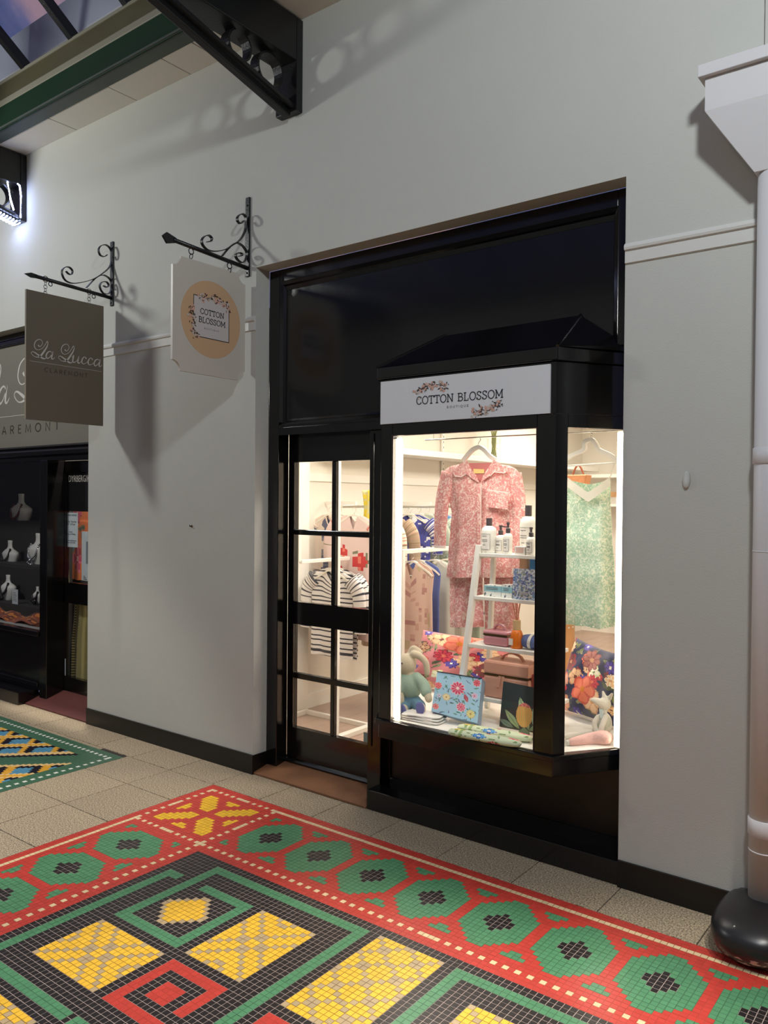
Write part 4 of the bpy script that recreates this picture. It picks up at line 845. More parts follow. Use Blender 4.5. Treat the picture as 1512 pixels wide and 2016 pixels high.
def slab(name, q4, t, painter, parent, m=None, n=60, side=None):
    TL, TR, BRr, BLl = [np.array(q, float) for q in q4]; N = np.cross(TR-TL, BLl-TL); N /= np.linalg.norm(N)
    if N[1] > 0: N = -N
    mb = MB(); mb.grid(lambda u, v: (TL*(1-u)+TR*u)*(1-v)+(BLl*(1-u)+BRr*u)*v, n, n, False, painter)
    b = [p-N*t for p in (TL, TR, BRr, BLl)]; f = [TL, TR, BRr, BLl]; sc = side or painter(.02, .02)
    mb.add(f+b, [(4, 7, 6, 5), (0, 4, 5, 1), (1, 5, 6, 2), (2, 6, 7, 3), (3, 7, 4, 0)], sc); return mb.build(name, m or M_print, parent)
def pillow(name, q4, t, painter, parent, n=64):
    TL, TR, BRr, BLl = [np.array(q, float) for q in q4]; N = np.cross(TR-TL, BLl-TL); N /= np.linalg.norm(N)
    if N[1] > 0: N = -N
    def P(u, v, s_):
        a, b = 2*u-1, 2*v-1; pin = 1-.055*(1-a*a)*abs(b)**3*0; e = ((1-a**4)*(1-b**4))**.55
        uu = .5+.5*a*(1-.06*(1-abs(b))**0*(1-b*b)); vv = .5+.5*b*(1-.06*(1-a*a))
        p = (TL*(1-uu)+TR*uu)*(1-vv)+(BLl*(1-uu)+BRr*uu)*vv
        return p+N*(t*e*s_+.006*e*math.sin(9*a+5*b)*s_)
    mb = MB(); mb.grid(lambda u, v: P(u, v, 1), n, n, False, painter); mb.grid(lambda u, v: P(1-u, v, -1), 20, 20, False, lambda u, v: painter(1-u, v)); return mb.build(name, M_cloth, parent, True)
ZB = .5455
c_ = thing('cushion', 'large pink cushion printed with coral and red flowers behind the blue box', 'cushion', (-2.30, .55, ZB))
pillow('cover', [PY(833, 1240, .68), PY(1006, 1262, .70), (PY(1000, 1395, .56)[0], .55, ZB+.012), (PY(806, 1372, .54)[0], .53, ZB+.014)], .075, pk, c_)
c_ = thing('cushion', 'large navy cushion printed with peach and coral flowers at the side pane', 'cushion', (-1.60, .60, ZB))
pillow('cover', [PY(1134, 1255, .72), PY(1232, 1292, .66), (PY(1222, 1446, .45)[0], .42, ZB+.012), (PY(1094, 1428, .60)[0], .58, ZB+.012)], .07, nv_, c_)
b_ = thing('picture_box', 'pale blue keepsake box printed with pink peonies standing in the bay window', 'box', (-2.15, .06, ZB))
q4 = [PY(861, 1322, .10), PY(949, 1336, .13), PY(940, 1424, .02), PY(849, 1400, .0)]; q4 = [np.array(q) for q in q4]; dz = ZB-min(q4[2][2], q4[3][2]); q4[2][2] = max(q4[2][2], ZB); q4[3][2] = max(q4[3][2], ZB)
slab('printed_face', q4, .05, bl, b_, None, 110, C(150, 176, 200)); e_ = MB(); e_.tube([q4[0]+np.array((0, -.002, .001)), q4[1]+np.array((0, -.002, .001))], .0022, 6); e_.build('dark_edge', M_ink, b_)
b_ = thing('picture_box', 'dark box with an orange banksia flower at the right of the front pane', 'box', (-1.72, .0, ZB))
q4 = [np.array(q) for q in (PY(991, 1341, .06), PY(1082, 1360, .10), PY(1078, 1447, .02), PY(983, 1430, -.01))]; q4[2][2] = max(q4[2][2], ZB); q4[3][2] = max(q4[3][2], ZB)
slab('printed_face', q4, .04, banksia, b_, None, 90, C(40, 44, 44))
# towels
M_twl = mat('white towel', (240, 236, 228), .9, bump=.6, bs=400)
tw0 = np.array([-2.30, -.015]); 
for k in range(3):
    t = thing('folded_towel', ['white folded towel at the bottom of the pile', 'white folded towel in the middle of the pile', 'white folded towel on top of the pile in the bay'][k], 'towel', (tw0[0], tw0[1], ZB+.012*k), 'white towels')
    mb = MB(); w_, d_ = .118-.006*k, .062-.003*k; ang = .1*k+.05
    def fn(u, v, k=k, w_=w_, d_=d_, ang=ang):
        a, p_ = 2*math.pi*u, math.pi*(v-.5); x = w_*math.copysign(abs(math.cos(a))**.35, math.cos(a))*abs(math.cos(p_))**.25; y = d_*math.copysign(abs(math.sin(a))**.35, math.sin(a))*abs(math.cos(p_))**.25
        return (tw0[0]+x*math.cos(ang)-y*math.sin(ang), tw0[1]+x*math.sin(ang)+y*math.cos(ang), ZB+.0008+.012*k+.0058+.0056*math.sin(p_)+.0015*math.sin(x*40+k))
    mb.grid(fn, 40, 8, True); mb.build('towel', M_twl, t, True); MB().box(tw0[0]-.09, tw0[0]+.09, tw0[1]-d_-.001, tw0[1]-d_+.001, ZB+.012*k+.004, ZB+.012*k+.007).build('hem', M_inwhite, t)
tt = floral(C(214, 224, 186), [(x, y, .10, 8, c1, c2, WHI) for x, y, c1, c2 in ((.16, .3, C(236, 214, 80), C(214, 180, 60)), (.36, .6, C(70, 140, 210), C(40, 90, 170)), (.56, .35, C(214, 70, 80), C(170, 50, 70)), (.76, .6, C(232, 208, 90), C(200, 180, 70)), (.9, .3, C(210, 70, 90), C(240, 170, 160)), (.46, .1, C(90, 160, 220), C(60, 110, 180)), (.1, .8, C(150, 180, 100), C(120, 150, 80)), (.66, .9, C(200, 60, 80), C(240, 180, 170)))], [(r_.random(), r_.random(), .14, .02, r_.uniform(0, 6), C(130, 160, 100), GRE) for _ in range(30)])
T0, T1 = PZ(892, 1440, ZB+.02), PZ(1046, 1470, ZB+.02)
for k in range(2):
    a = PZ(902, 1424, ZB+.035) if k else PZ(884, 1440, ZB+.018); b = PZ(1048, 1448, ZB+.035) if k else PZ(1026, 1466, ZB+.018)
    t = thing('tea_towel', ['rolled floral tea towel nearest the glass', 'rolled floral tea towel behind the first one'][k], 'tea towel', tuple((a+b)/2-np.array((0, 0, .017))), 'rolled tea towels')
    d = (b-a)/np.linalg.norm(b-a); n2 = np.cross(d, (0, 0, 1)); L_ = np.linalg.norm(b-a); z0_ = ZB+.0005
    def fn(u, v, a=a, d=d, n2=n2, L_=L_):
        t_ = 2*math.pi*u; e = (1-abs(2*v-1)**6)**.3 if 0 < v < 1 else .15
        p = a+d*L_*v+n2*.034*math.cos(t_)*e*(1+.06*math.sin(v*26)); p = np.array(p); p[2] = z0_+.019+.0185*math.sin(t_)*e; return p
    mb = MB(); mb.grid(fn, 24, 60, True, lambda u, v: tt(v, u)); mb.build('roll', M_cloth, t, True)
    s_ = a+d*L_*.2; P = [(s_[0]+n2[0]*.036*math.cos(q), s_[1]+n2[1]*.036*math.cos(q), z0_+.019+.0195*math.sin(q)) for q in np.linspace(0, 2*math.pi, 17)]
    MB().strap(P, .012, .001, d).build('paper_band', mat('green band', (150, 176, 110), .6), t)
p = PZ(1032, 1458, ZB+.001); g_ = thing('gift_tag', 'small green printed card standing by the rolled tea towels', 'tag', tuple(p)); 
MB().prism([(p[0]-.028, ZB), (p[0]+.028, ZB), (p[0]+.028, ZB+.042), (p[0], ZB+.062), (p[0]-.028, ZB+.042)], 'y', p[1]-.0015, p[1]).build('card', mat('green card', (110, 150, 116), .6), g_)
for k in range(3): box('text_line', M_ink, p[0]-.02, p[0]+.02-.008*k, p[1]-.002, p[1]-.0014, ZB+.012+k*.009, ZB+.014+k*.009, g_)
# ------------------------------------------------------------------ ladder shelf and what stands on it
ld = thing('ladder_shelf', 'white ladder shelf holding bottles and cases in the bay window', 'shelf', (-1.86, .23, ZB))
def lyf(z): return .14+(z-ZB)/(1.42-ZB)*.12
XL0, XL1 = -2.118, -1.715
def lxl(z): return -2.205+(z-ZB)/(1.42-ZB)*.045
for x0 in (0, 1):
    xa = (lambda z: lxl(z)) if not x0 else (lambda z: XL1+.02*(1.42-z))
    MB().beam((xa(ZB)+.012, lyf(ZB), ZB+.002), (xa(1.425)+.012, lyf(1.425), 1.425), .026, .034, (0, 1, 0)).build('front_leg', M_inwhite, ld, False, .002)
    MB().beam((xa(ZB)+.03-.10*x0, .405, ZB+.002), (xa(1.40)+.03-.10*x0, .385, 1.40), .022, .028, (0, 1, 0)).build('back_leg', M_inwhite, ld, False, .002)
SZ = (1.385, 1.165, .922, .668)
for z in SZ:
    xa = lxl(z); ya = lyf(z)-.012; yb_ = .385+(1.40-z)/(1.40-ZB)*.015
    box('shelf', M_inwhite, xa+.025, XL1+.02*(1.42-z), ya, yb_, z-.018, z, ld, .002)
    mb = MB(); mb.box(xa+.002, xa+.024, ya+.02, yb_+.01, z-.03, z-.012); mb.build('side_rail', M_inwhite, ld)
M_btl = mat('milky bottle', (240, 236, 224), .3); M_cap = mat('grey brown cap', (76, 66, 68), .4); M_lbl = mat('bottle label', (238, 232, 222), .6)
def on(px_, py_, z, dy): # point standing on a shelf
    return PY(px_, py_, lyf(z)+dy)
def bottle(px0, px1, pyb, pyt, z, dy, label, kind):
    a, b = on(px0, pyb, z, dy), on(px1, pyb, z, dy); cx = (a[0]+b[0])/2; r = (b[0]-a[0])/2; H = on((px0+px1)/2, pyt, z, dy)[2]-z; y = lyf(z)+dy+r*.2
    t = thing('bottle', label, 'bottle', (cx, y, z)); hb = H*(.78 if kind == 'cap' else .66)
    prof = [(r*.92, .0005), (r, .004), (r, hb*.80), (r*.92, hb*.90), (r*.6, hb*.97), (r*.34, hb)]
    MB().lathe(prof, (cx, y, z), 22).build('body', M_btl, t, True)
    if kind == 'cap': MB().lathe([(r*.40, hb), (r*.40, H), (r*.2, H)], (cx, y, z), 18).build('cap', M_cap, t)
    else:
        MB().lathe([(r*.50, hb), (r*.50, hb+(H-hb)*.42), (r*.24, hb+(H-hb)*.5), (r*.24, H*.92), (r*.36, H*.93), (r*.36, H), (.001, H)], (cx, y, z), 16).build('pump', M_cap, t)
        if kind == 'pump': MB().beam((cx, y, z+H*.965), (cx+r*1.5, y-.004, z+H*.94), .007, .006).build('spout', M_cap, t)
    lb_ = MB(); V = []; lo, hi = hb*.14, hb*.70
    for k in range(9):
        q = -math.pi/2-.2+(k-4)*.21; V += [(cx+r*1.01*math.cos(q), y+r*1.01*math.sin(q), z+lo), (cx+r*1.01*math.cos(q), y+r*1.01*math.sin(q), z+hi)]
    lb_.add(V, [(2*k, 2*k+2, 2*k+3, 2*k+1) for k in range(8)]); lb_.build('label', M_lbl, t)
    ed = MB(); ed.tube([V[0], V[1]], .0009, 4); ed.tube([V[16], V[17]], .0009, 4); ed.tube(V[0::2], .0009, 4); ed.tube(V[1::2], .0009, 4); ed.build('label_border', M_inkg, t)
    tx = MB()
    for k, (f, w_) in enumerate(((.86, 5), (.62, 6), (.52, 6), (.28, 3))):
        for i in range(w_): q = -math.pi/2-.2+(i-(w_-1)/2)*.16; tx.obox((cx+r*1.012*math.cos(q), y+r*1.012*math.sin(q), z+lo+(hi-lo)*f), (r*.06*-math.sin(q), r*.06*math.cos(q), 0), (.0004, 0, 0), (0, 0, .0016))
    u_ = tx.build('label_text', M_inkg, t); u_['kind'] = 'stuff'; return t
bottle(948, 974, 1093, 1020, SZ[0], .03, 'white round bottle with brown cap at the left end of the top shelf', 'cap')
bottle(976, 993, 1090, 1034, SZ[0], .05, 'small white pump bottle second from the left on the top shelf', 'pump')
bottle(991, 1007, 1091, 1028, SZ[0], .02, 'slim white spray bottle third from the left on the top shelf', 'spray')
bottle(1023, 1053, 1090, 995, SZ[0], .09, 'largest white bottle at the back right of the top shelf', 'cap')
bottle(1036, 1053, 1094, 1038, SZ[0], .012, 'small white spray bottle in front of the largest bottle', 'spray')
def carton(p0, p1, zb, depth, mats, label, cat_, top_px, name='carton', bevel=.001):
    a, b = p0, p1; t = thing(name, label, cat_, ((a[0]+b[0])/2, a[1]+depth/2, zb)); box('box', mats, a[0], b[0], a[1], a[1]+depth, zb+.0006, top_px, t, bevel); return t
z = SZ[0]; a, b = on(1013, 1094, z, .0), on(1033, 1094, z, .0); t = carton(a, b, z, .055, M_lbl, 'small white candle carton at the front of the top shelf', 'box', on(1020, 1076, z, 0)[2]); box('label', mat('pink label', (226, 190, 176), .6), a[0]+.008, b[0]-.008, a[1]-.0006, a[1], z+.010, z+.036, t)
m_, n, p_ = nodes('shell print'); tcn = n.nodes.new('ShaderNodeTexCoord'); vz = n.nodes.new('ShaderNodeTexNoise'); vz.inputs['Scale'].default_value = 60; rp2 = n.nodes.new('ShaderNodeValToRGB'); rp2.color_ramp.elements[0].position = .36; rp2.color_ramp.elements[0].color = (.10, .12, .16, 1); rp2.color_ramp.elements[1].position = .42; rp2.color_ramp.elements[1].color = (.82, .82, .76, 1)
n.links.new(tcn.outputs['Object'], vz.inputs['Vector']); n.links.new(vz.outputs['Fac'], rp2.inputs[0]); n.links.new(rp2.outputs[0], p_.inputs['Base Color']); M_shell = m_
M_aqua = mat('aqua label', (150, 196, 204), .5)
z = SZ[1]
for k, (x0, x1) in enumerate(((953, 986), (987, 1008))):
    a, b = on(x0, 1180, z, .02), on(x1, 1181, z, .02); t = carton(a, b, z, .06, M_shell, ['wider white and aqua soap box on the second shelf', 'narrower white and aqua soap box beside the wider one'][k], 'box', on(x0, 1151, z, .02)[2], 'soap_box'); box('label_band', M_aqua, a[0]-.0005, b[0]+.0005, a[1]-.0008, a[1]+.0605, z+.026, z+.055, t)
    for i in range(2): box('label_text', M_inkg, a[0]+.012, b[0]-.018, a[1]-.0013, a[1]-.0008, z+.036+i*.008, z+.039+i*.008, t)
a, b = on(1008, 1184, z, -.002), on(1056, 1186, z, -.002); bx = thing('gift_box', 'blue flower-sprigged box lettered Annas on the second shelf', 'box', ((a[0]+b[0])/2, a[1], z))
ann = blotch([C(84, 92, 150), C(120, 130, 170), C(190, 196, 206), C(150, 150, 120), C(110, 140, 170), C(206, 210, 214)], 22, 31)
zt_ = on(1010, 1119, z, 0)[2]; slab('printed_face', [(a[0], a[1]+.012, zt_), (b[0], a[1]+.012, zt_), (b[0], a[1], z+.001), (a[0], a[1], z+.001)], .035, ann, bx, None, 60, C(150, 156, 176))
mb = MB(); AN = [[(0, 0), (.2, .5), (.34, 1.0), (.36, .5), (.34, -.25)], [(-.05, .35), (.2, .42), (.5, .4)], [(.5, .4), (.52, .05), (.6, .35), (.68, .38), (.7, .05)], [(.74, .4), (.76, .05), (.84, .35), (.92, .36), (.95, .05)], [(1.16, .34), (1.02, .3), (1.0, .1), (1.12, .05), (1.2, .34), (1.22, .05)], [(1.5, .45), (1.36, .4), (1.4, .25), (1.52, .1), (1.42, -.15), (1.3, -.1)]]
for s_ in AN: ribbon(mb, cat_rom([(p[0]*.047, p[1]*.047) for p in s_], 5), .0045, (1, 0, 0), (0, -.06, 1), (a[0]+.028, a[1]+.0015, z+.022))
mb.build('script_lettering', M_white, bx)
z = SZ[1]; a, b = on(1022, 1172, z, .13), on(1038, 1172, z, .13); t = carton(a, b, z, .05, mat('tan carton', (226, 176, 140), .6), 'tan carton behind the lettered blue box', 'box', on(1022, 1098, z, .13)[2])
a, b = on(1042, 1172, z, .12), on(1066, 1172, z, .12); t = carton(a, b, z, .05, mat('blue carton', (70, 140, 200), .5), 'bright blue carton behind the lettered box', 'box', on(1042, 1100, z, .12)[2])
a = PY(1102, 1085, .20); t = thing('bottle', 'small blue bottle at the right end of the top shelf', 'bottle', (a[0], .20, SZ[0])); MB().lathe([(.02, .001), (.021, .004), (.021, .05), (.01, .062), (.01, .075), (.0, .075)], (a[0], .2, SZ[0]), 16).build('body', mat('blue bottle', (60, 140, 190), .3), t, True)
# cosmetic cases
def case(px0, px1, pyb, pyt, z, dy, depth, col, label, zipf, handle, pulls=True):
    a, b = on(px0, pyb, z, dy), on(px1, pyb, z, dy); w_ = b[0]-a[0]; H = on(px0, pyt, z, dy)[2]-z; y = a[1]
    t = thing('vanity_case', label, 'vanity case', (a[0]+w_/2, y+depth/2, z)); mm = mat(label[:12], col, .45, bump=.2, bs=300); zz = z+H*zipf
    MB().box(a[0], b[0], y, y+depth, z+.001, zz-.003).build('body', mm, t, False, .012); MB().box(a[0]-.001, b[0]+.001, y-.001, y+depth+.001, zz+.003, z+H).build('lid', mm, t, False, .012)
    MB().box(a[0]+.002, b[0]-.002, y+.001, y+depth-.002, zz-.004, zz+.004).build('zip', M_brass, t)
    MB().strap([(a[0]+w_*.25, y+depth*.5, z+H-.002)]+[(a[0]+w_*(.25+.5*k/8), y+depth*.5, z+H+handle*math.sin(math.pi*k/8)**.6) for k in range(1, 8)]+[(a[0]+w_*.75, y+depth*.5, z+H-.002)], .022, .006, (0, 1, 0)).build('handle', mm, t)
    if pulls:
        for s_ in (-1, 1): MB().beam((a[0]+w_*.42+s_*.008, y-.004, zz), (a[0]+w_*.42+s_*.018, y-.006, zz-.055), .014, .004, (0, 1, 0)).build('zip_pull', mm, t)
    return t
case(950, 998, 1272, 1240, SZ[2], .01, .11, (206, 140, 146), 'small dusty pink vanity case on the third shelf', .72, .028, False)
case(951, 1040, 1374, 1298, SZ[3], .01, .15, (226, 166, 140), 'large peach vanity case with two zip pulls on the bottom shelf', .62, .034)
# diffuser
z = SZ[2]; a, b = on(1000, 1279, z, .0), on(1023, 1279, z, .0); cx = (a[0]+b[0])/2; r = (b[0]-a[0])/2*.92; y = a[1]+r; H = on(1010, 1222, z, 0)[2]-z
t = thing('reed_diffuser', 'amber reed diffuser with wooden neck on the third shelf', 'diffuser', (cx, y, z))
MB().lathe([(r*.95, .001), (r, .006), (r, H*.52), (r*.8, H*.62), (r*.62, H*.66)], (cx, y, z), 22).build('amber_bottle', mat('amber liquid', (232, 120, 30), .15), t, True); MB().lathe([(r*.66, H*.66), (r*.66, H), (r*.3, H)], (cx, y, z), 20).build('wooden_neck', mat('pale wood', (216, 180, 130), .5), t)
for k in range(6):
    q = k*1.05; MB().tube([(cx+.004*math.cos(q), y+.004*math.sin(q), z+H*.98), (cx+.022*math.cos(q)-.004, y+.016*math.sin(q), z+H+.085)], .0016, 5).build('reed', mat('reed', (196, 110, 60), .6) if k == 0 else bpy.data.materials['reed'], t)
box('label', M_lbl, cx-r*.95, cx-r*.2, y-r*.99-.0006, y-r*.99, z+.018, z+.05, t)
# rolled blue slippers bundle
a = on(1036, 1284, z, .02); t = thing('rolled_blanket', 'folded blue cloth bundle tied with a white band on the third shelf', 'cloth bundle', (a[0], a[1]+.04, z)); hz = .036
MB().ball((a[0]+.01, a[1]+.04, z+hz+.001), (.075, .045, hz), 24, 14).build('bundle', mat('blue cloth', (104, 122, 176), .85, bump=.4, bs=200), t, True)
P = [(a[0]+.014+.004*math.sin(q), a[1]+.04+.0465*math.cos(q), z+hz+.001+(hz+.0016)*math.sin(q)) for q in np.linspace(0, 2*math.pi, 25)]; MB().strap(P, .016, .001, (1, 0, 0)).build('band', M_inwhite, t)
a = on(1024, 1292, SZ[3], .12); t = thing('coral_pouch', 'flat coral pouch lying behind the peach case', 'pouch', (a[0], a[1], a[2]-.02)); 
b_ = PY(1070, 1300, .26)
MB().box(a[0]+.03, a[0]+.12, .20, .27, SZ[3]+.001, SZ[3]+.14).build('pouch', mat('coral', (222, 116, 100), .5), t, False, .006); t.location = (a[0]+.07, .23, SZ[3]); LOC[t.name] = np.array(t.location)
for ch in t.children: ch.location = (a[0]-(a[0]+.07), a[1]-.23, (a[2]-.02)-SZ[3])
# ------------------------------------------------------------------ pink pyjamas on the front hanger
m_, n, p_ = nodes('pink blossom print'); p_.inputs['Roughness'].default_value = .75
tcn = n.nodes.new('ShaderNodeTexCoord'); ns = n.nodes.new('ShaderNodeTexNoise'); ns.inputs['Scale'].default_value = 62; ns.inputs['Detail'].default_value = 6; ns.inputs['Distortion'].default_value = 1.5
rp2 = n.nodes.new('ShaderNodeValToRGB'); e = rp2.color_ramp.elements; e[0].position = .44; e[0].color = (*srgb((226, 148, 144)), 1); e[1].position = .60; e[1].color = (*srgb((250, 224, 214)), 1); x_ = e.new(.52); x_.color = (*srgb((236, 178, 170)), 1)
bm = n.nodes.new('ShaderNodeBump'); bm.inputs['Strength'].default_value = .5; bm.inputs['Distance'].default_value = .004; n2_ = n.nodes.new('ShaderNodeTexNoise'); n2_.inputs['Scale'].default_value = 38
for a, b in ((tcn.outputs['Object'], ns.inputs['Vector']), (ns.outputs['Fac'], rp2.inputs[0]), (rp2.outputs[0], p_.inputs['Base Color']), (tcn.outputs['Object'], n2_.inputs['Vector']), (n2_.outputs['Fac'], bm.inputs['Height']), (bm.outputs[0], p_.inputs['Normal'])): n.links.new(a, b)
M_pink = m_; M_pipe = mat('pale piping', (246, 226, 218), .6); M_pdark = mat('inside pink', (206, 120, 116), .8)
yp = .50; W2 = lambda x, y, dy=0: PY(x, y, yp+dy)
ps = thing('pyjama_shirt', 'pink blossom-print pyjama shirt on a white hanger in the front pane', 'pyjama shirt', tuple(W2(945, 1130)))
def from_px(rows, depth, fold, nf, dy=0, nu=64, nv=44, seed=0):
    Y_ = [r[0] for r in rows]; r = random.Random(seed); ph = [r.uniform(0, 6) for _ in range(4)]
    def fn(u, v):
        py_ = Y_[0]+(Y_[-1]-Y_[0])*v; a = np.interp(py_, Y_, [q[1] for q in rows]); b = np.interp(py_, Y_, [q[2] for q in rows]); t = 2*math.pi*u; cs = math.copysign(abs(math.cos(t))**.65, math.cos(t))
        px_ = (a+b)/2+(b-a)/2*cs; pt = W2(px_, py_, dy); s_ = math.sin(t)
        w_ = math.sin(nf*cs*2+ph[0]+v*1.2)+.6*math.sin(nf*cs*4.1+ph[1]-v*2)+.3*math.sin(v*30+cs*5)
        pt[1] += -s_*depth*(.5+.5*v)*(1-.35*cs*cs)+fold*(.15+.85*v)*w_*(1 if s_ > 0 else .4); return pt
    return MB().grid(fn, nu, nv, True)
from_px([(912, 915, 972), (918, 885, 1010), (930, 872, 1022), (960, 880, 1018), (1010, 890, 1012), (1080, 884, 1020), (1136, 879, 1028)], .055, .010, 4, 0, 72, 48, 3).build('body', M_pink, ps, True)
def sleeve_px(P, r0, r1, name='sleeve'):
    q = cat_rom([W2(*p) for p in P], 6); rr = [r0+(r1-r0)*i/(len(q)-1) for i in range(len(q))]; MB().tube(q, rr, 16, flat=.5, up=(0, 1, 0)).build(name, M_pink, ps, True)
    MB().tube([q[-2], q[-1]+(q[-1]-q[-2])*.2], [r1*1.03, r1*1.03], 16, flat=.5, up=(0, 1, 0)).build('cuff_piping', M_pipe, ps)
sleeve_px([(884, 930, 0), (872, 980, -.01), (867, 1035, -.02), (866, 1078, -.02)], .050, .038); sleeve_px([(1010, 934, 0), (1020, 990, .0), (1024, 1060, -.01), (1020, 1128, -.015)], .050, .036)
def flap(name, P, m__, dy, th=.004, rnd=False):
    V = [W2(x, y, dy+(q[0] if q else 0)) for x, y, *q in P]; n_ = len(V); mb = MB(); mb.add(V+[v+np.array((0, th, 0)) for v in V], [tuple(range(n_)), tuple(range(n_, 2*n_))[::-1]]+[(i, n_+i, n_+(i+1) % n_, (i+1) % n_) for i in range(n_)]); return mb.build(name, m__, ps)
flap('collar', [(918, 905), (905, 914), (893, 930), (896, 936), (908, 938), (917, 932), (930, 943), (944, 951), (938, 938), (925, 920)], M_pink, -.050)
flap('collar', [(973, 904), (990, 918), (996, 926), (993, 930), (972, 928), (965, 936), (946, 950), (952, 935), (962, 920)], M_pink, -.050)
flap('collar_piping', [(893, 930), (896, 936), (908, 938), (917, 932), (917, 934), (908, 940), (895, 938), (892, 931)], M_pipe, -.0545, .002); flap('collar_piping', [(996, 926), (993, 930), (972, 928), (965, 936), (965, 938), (973, 930), (994, 932), (997, 927)], M_pipe, -.0545, .002)
flap('neck_lining', [(922, 912), (968, 911), (955, 935), (945, 947), (935, 935)], M_pdark, -.044); flap('neck_label', [(932, 923), (953, 924), (953, 932), (932, 932)], mat('yellow label', (240, 206, 130), .6), -.049, .002)
flap('placket', [(940, 952), (947, 952), (946, 1132), (939, 1132)], M_pink, -.068, .004)
flap('placket_piping', [(946, 952), (947.5, 952), (946.5, 1132), (945, 1132)], M_pipe, -.0685, .003)
for y_ in (980, 1006, 1032, 1058, 1100): MB().lathe([(.0, -.002), (.0062, -.002), (.0062, 0), (0, 0)], tuple(W2(942.5, y_, -.069)), 14, 'y').build('button', mat('shell button', (232, 190, 170), .3) if y_ == 980 else bpy.data.materials['shell button'], ps)
flap('pocket', [(958, 964), (1000, 970), (999, 1003), (957, 998)], M_pink, -.066, .006); flap('pocket_piping', [(958, 963), (1000, 969), (1000, 971.5), (958, 965.5)], M_pipe, -.067, .003)
pp = thing('pyjama_trousers', 'matching pink pyjama trousers hanging below the pyjama shirt', 'trousers', tuple(W2(930, 1236)))
for rows, sd_ in (([(1100, 886, 950), (1180, 885, 950), (1234, 886, 952)], 1), ([(1100, 952, 1018), (1180, 954, 1020), (1238, 955, 1024)], 2)): from_px(rows, .03, .008, 3, .03, 40, 30, sd_).build('leg', M_pink, pp, True)
def px_hanger(label, P, hook, dy, wid=.02, bar=None):
    t = thing('clothes_hanger', label, 'hanger', tuple(W2(*hook[0][:2], dy)))
    MB().strap(cat_rom([W2(x, y, dy) for x, y in P], 6), .02, wid, (0, 1, 0)).build('shoulder_bar', M_inwhite, t); MB().tube(cat_rom([W2(x, y, dy) for x, y in hook], 4), .0018, 6, up=(0, 1, 0)).build('hook', M_chrome, t)
    if bar: MB().tube([W2(*q, dy) for q in bar], .005, 8).build('trouser_bar', M_inwhite, t)
    return t
px_hanger('white wooden hanger carrying the pink pyjamas', [(912, 907), (920, 897), (930, 886), (940, 881), (946, 881), (955, 887), (965, 898), (975, 905)], [(942, 880), (942, 872), (946, 866), (943, 860), (938, 862)], 0, .022)
dowel = thing('display_rod', 'clear display rod across the window head holding the hangers', 'rod', tuple(W2(940, 858)))
zr = W2(943, 861)[2]; MB().tube([(-2.66, yp, zr), (-1.30, yp, zr)], .004, 8).build('rod', M_chrome, dowel)
for x in (-2.6, -1.4): MB().tube([(x, yp, zr), (x, yp, 2.06)], .002, 6).build('drop_wire', M_chrome, dowel)
# ------------------------------------------------------------------ green slip dress at the side pane
m2 = M_pink.copy(); m2.name = 'green lace print'; rp3 = [q for q in m2.node_tree.nodes if q.type == 'VALTORGB'][0]; e = rp3.color_ramp.elements; e[0].color = (*srgb((168, 202, 174)), 1); e[1].color = (*srgb((200, 220, 196)), 1); e[2].color = (*srgb((232, 238, 214)), 1)
gs = thing('slip_dress', 'pale green slip dress with white lace neckline in the side pane', 'slip dress', tuple(W2(1160, 1240)))
from_px([(930, 1114, 1117), (945, 1112, 1200), (990, 1112, 1199), (1060, 1110, 1203), (1150, 1107, 1212), (1228, 1106, 1213)], .05, .012, 4, .03, 64, 40, 8).build('body', m2, gs, True)
gs_b = [c for c in gs.children if c.name.startswith('body')][0]
bpy.data.objects.remove(gs_b)
def slip(u, v):
    Y_ = [944, 990, 1060, 1150, 1232]; a = np.interp(944+288*v, Y_, [1113, 1111, 1109, 1107, 1106]); b = np.interp(944+288*v, Y_, [1201, 1201, 1204, 1210, 1212]); t = 2*math.pi*u; cs = math.copysign(abs(math.cos(t))**.65, math.cos(t)); s_ = math.sin(t); py_ = 944+288*v
    dip = 32*(1-abs(cs-.02)**1.1)*max(0, 1-v/.35); pt = W2((a+b)/2+(b-a)/2*cs, py_+(dip if s_ > 0 else dip*.3)+4*math.sin(cs*3)*(v > .95), .03)
    pt[1] += -s_*.05*(.45+.55*v)*(1-.35*cs*cs)+(.004+.014*v)*(math.sin(cs*7+1)+.5*math.sin(cs*15+v*2)+.3*math.sin(v*26)); return pt
MB().grid(slip, 64, 44, True).build('body', m2, gs, True)
M_lace = mat('white lace', (244, 240, 224), .8, bump=.8, bs=500)
def slipc(f, wid):
    mb = MB(); V = []
    for k in range(25):
        cs = -1+2*k/24; x = 1157+44*cs; y0_ = 944+32*(1-abs(cs-.02)**1.1)-7; V += [W2(x, y0_, -.012-.02*(1-cs*cs)), W2(x, y0_+wid, -.016-.02*(1-cs*cs)), W2(x, y0_, -.008-.02*(1-cs*cs)), W2(x, y0_+wid, -.012-.02*(1-cs*cs))]
    mb.add(V, [(4*k, 4*k+1, 4*k+5, 4*k+4) for k in range(24)]+[(4*k+2, 4*k+6, 4*k+7, 4*k+3) for k in range(24)]+[(4*k, 4*k+4, 4*k+6, 4*k+2) for k in range(24)]+[(4*k+1, 4*k+3, 4*k+7, 4*k+5) for k in range(24)]); return mb
slipc(0, 19).build('lace_trim', M_lace, gs)
for P in ([(1114, 944), (1108, 925), (1103, 912), (1104, 905)], [(1201, 940), (1208, 920), (1214, 903), (1212, 897)]): MB().strap(cat_rom([W2(x, y, -.005) for x, y in P], 4), .007, .002, (.9, 0, .3)).build('strap', M_lace, gs)
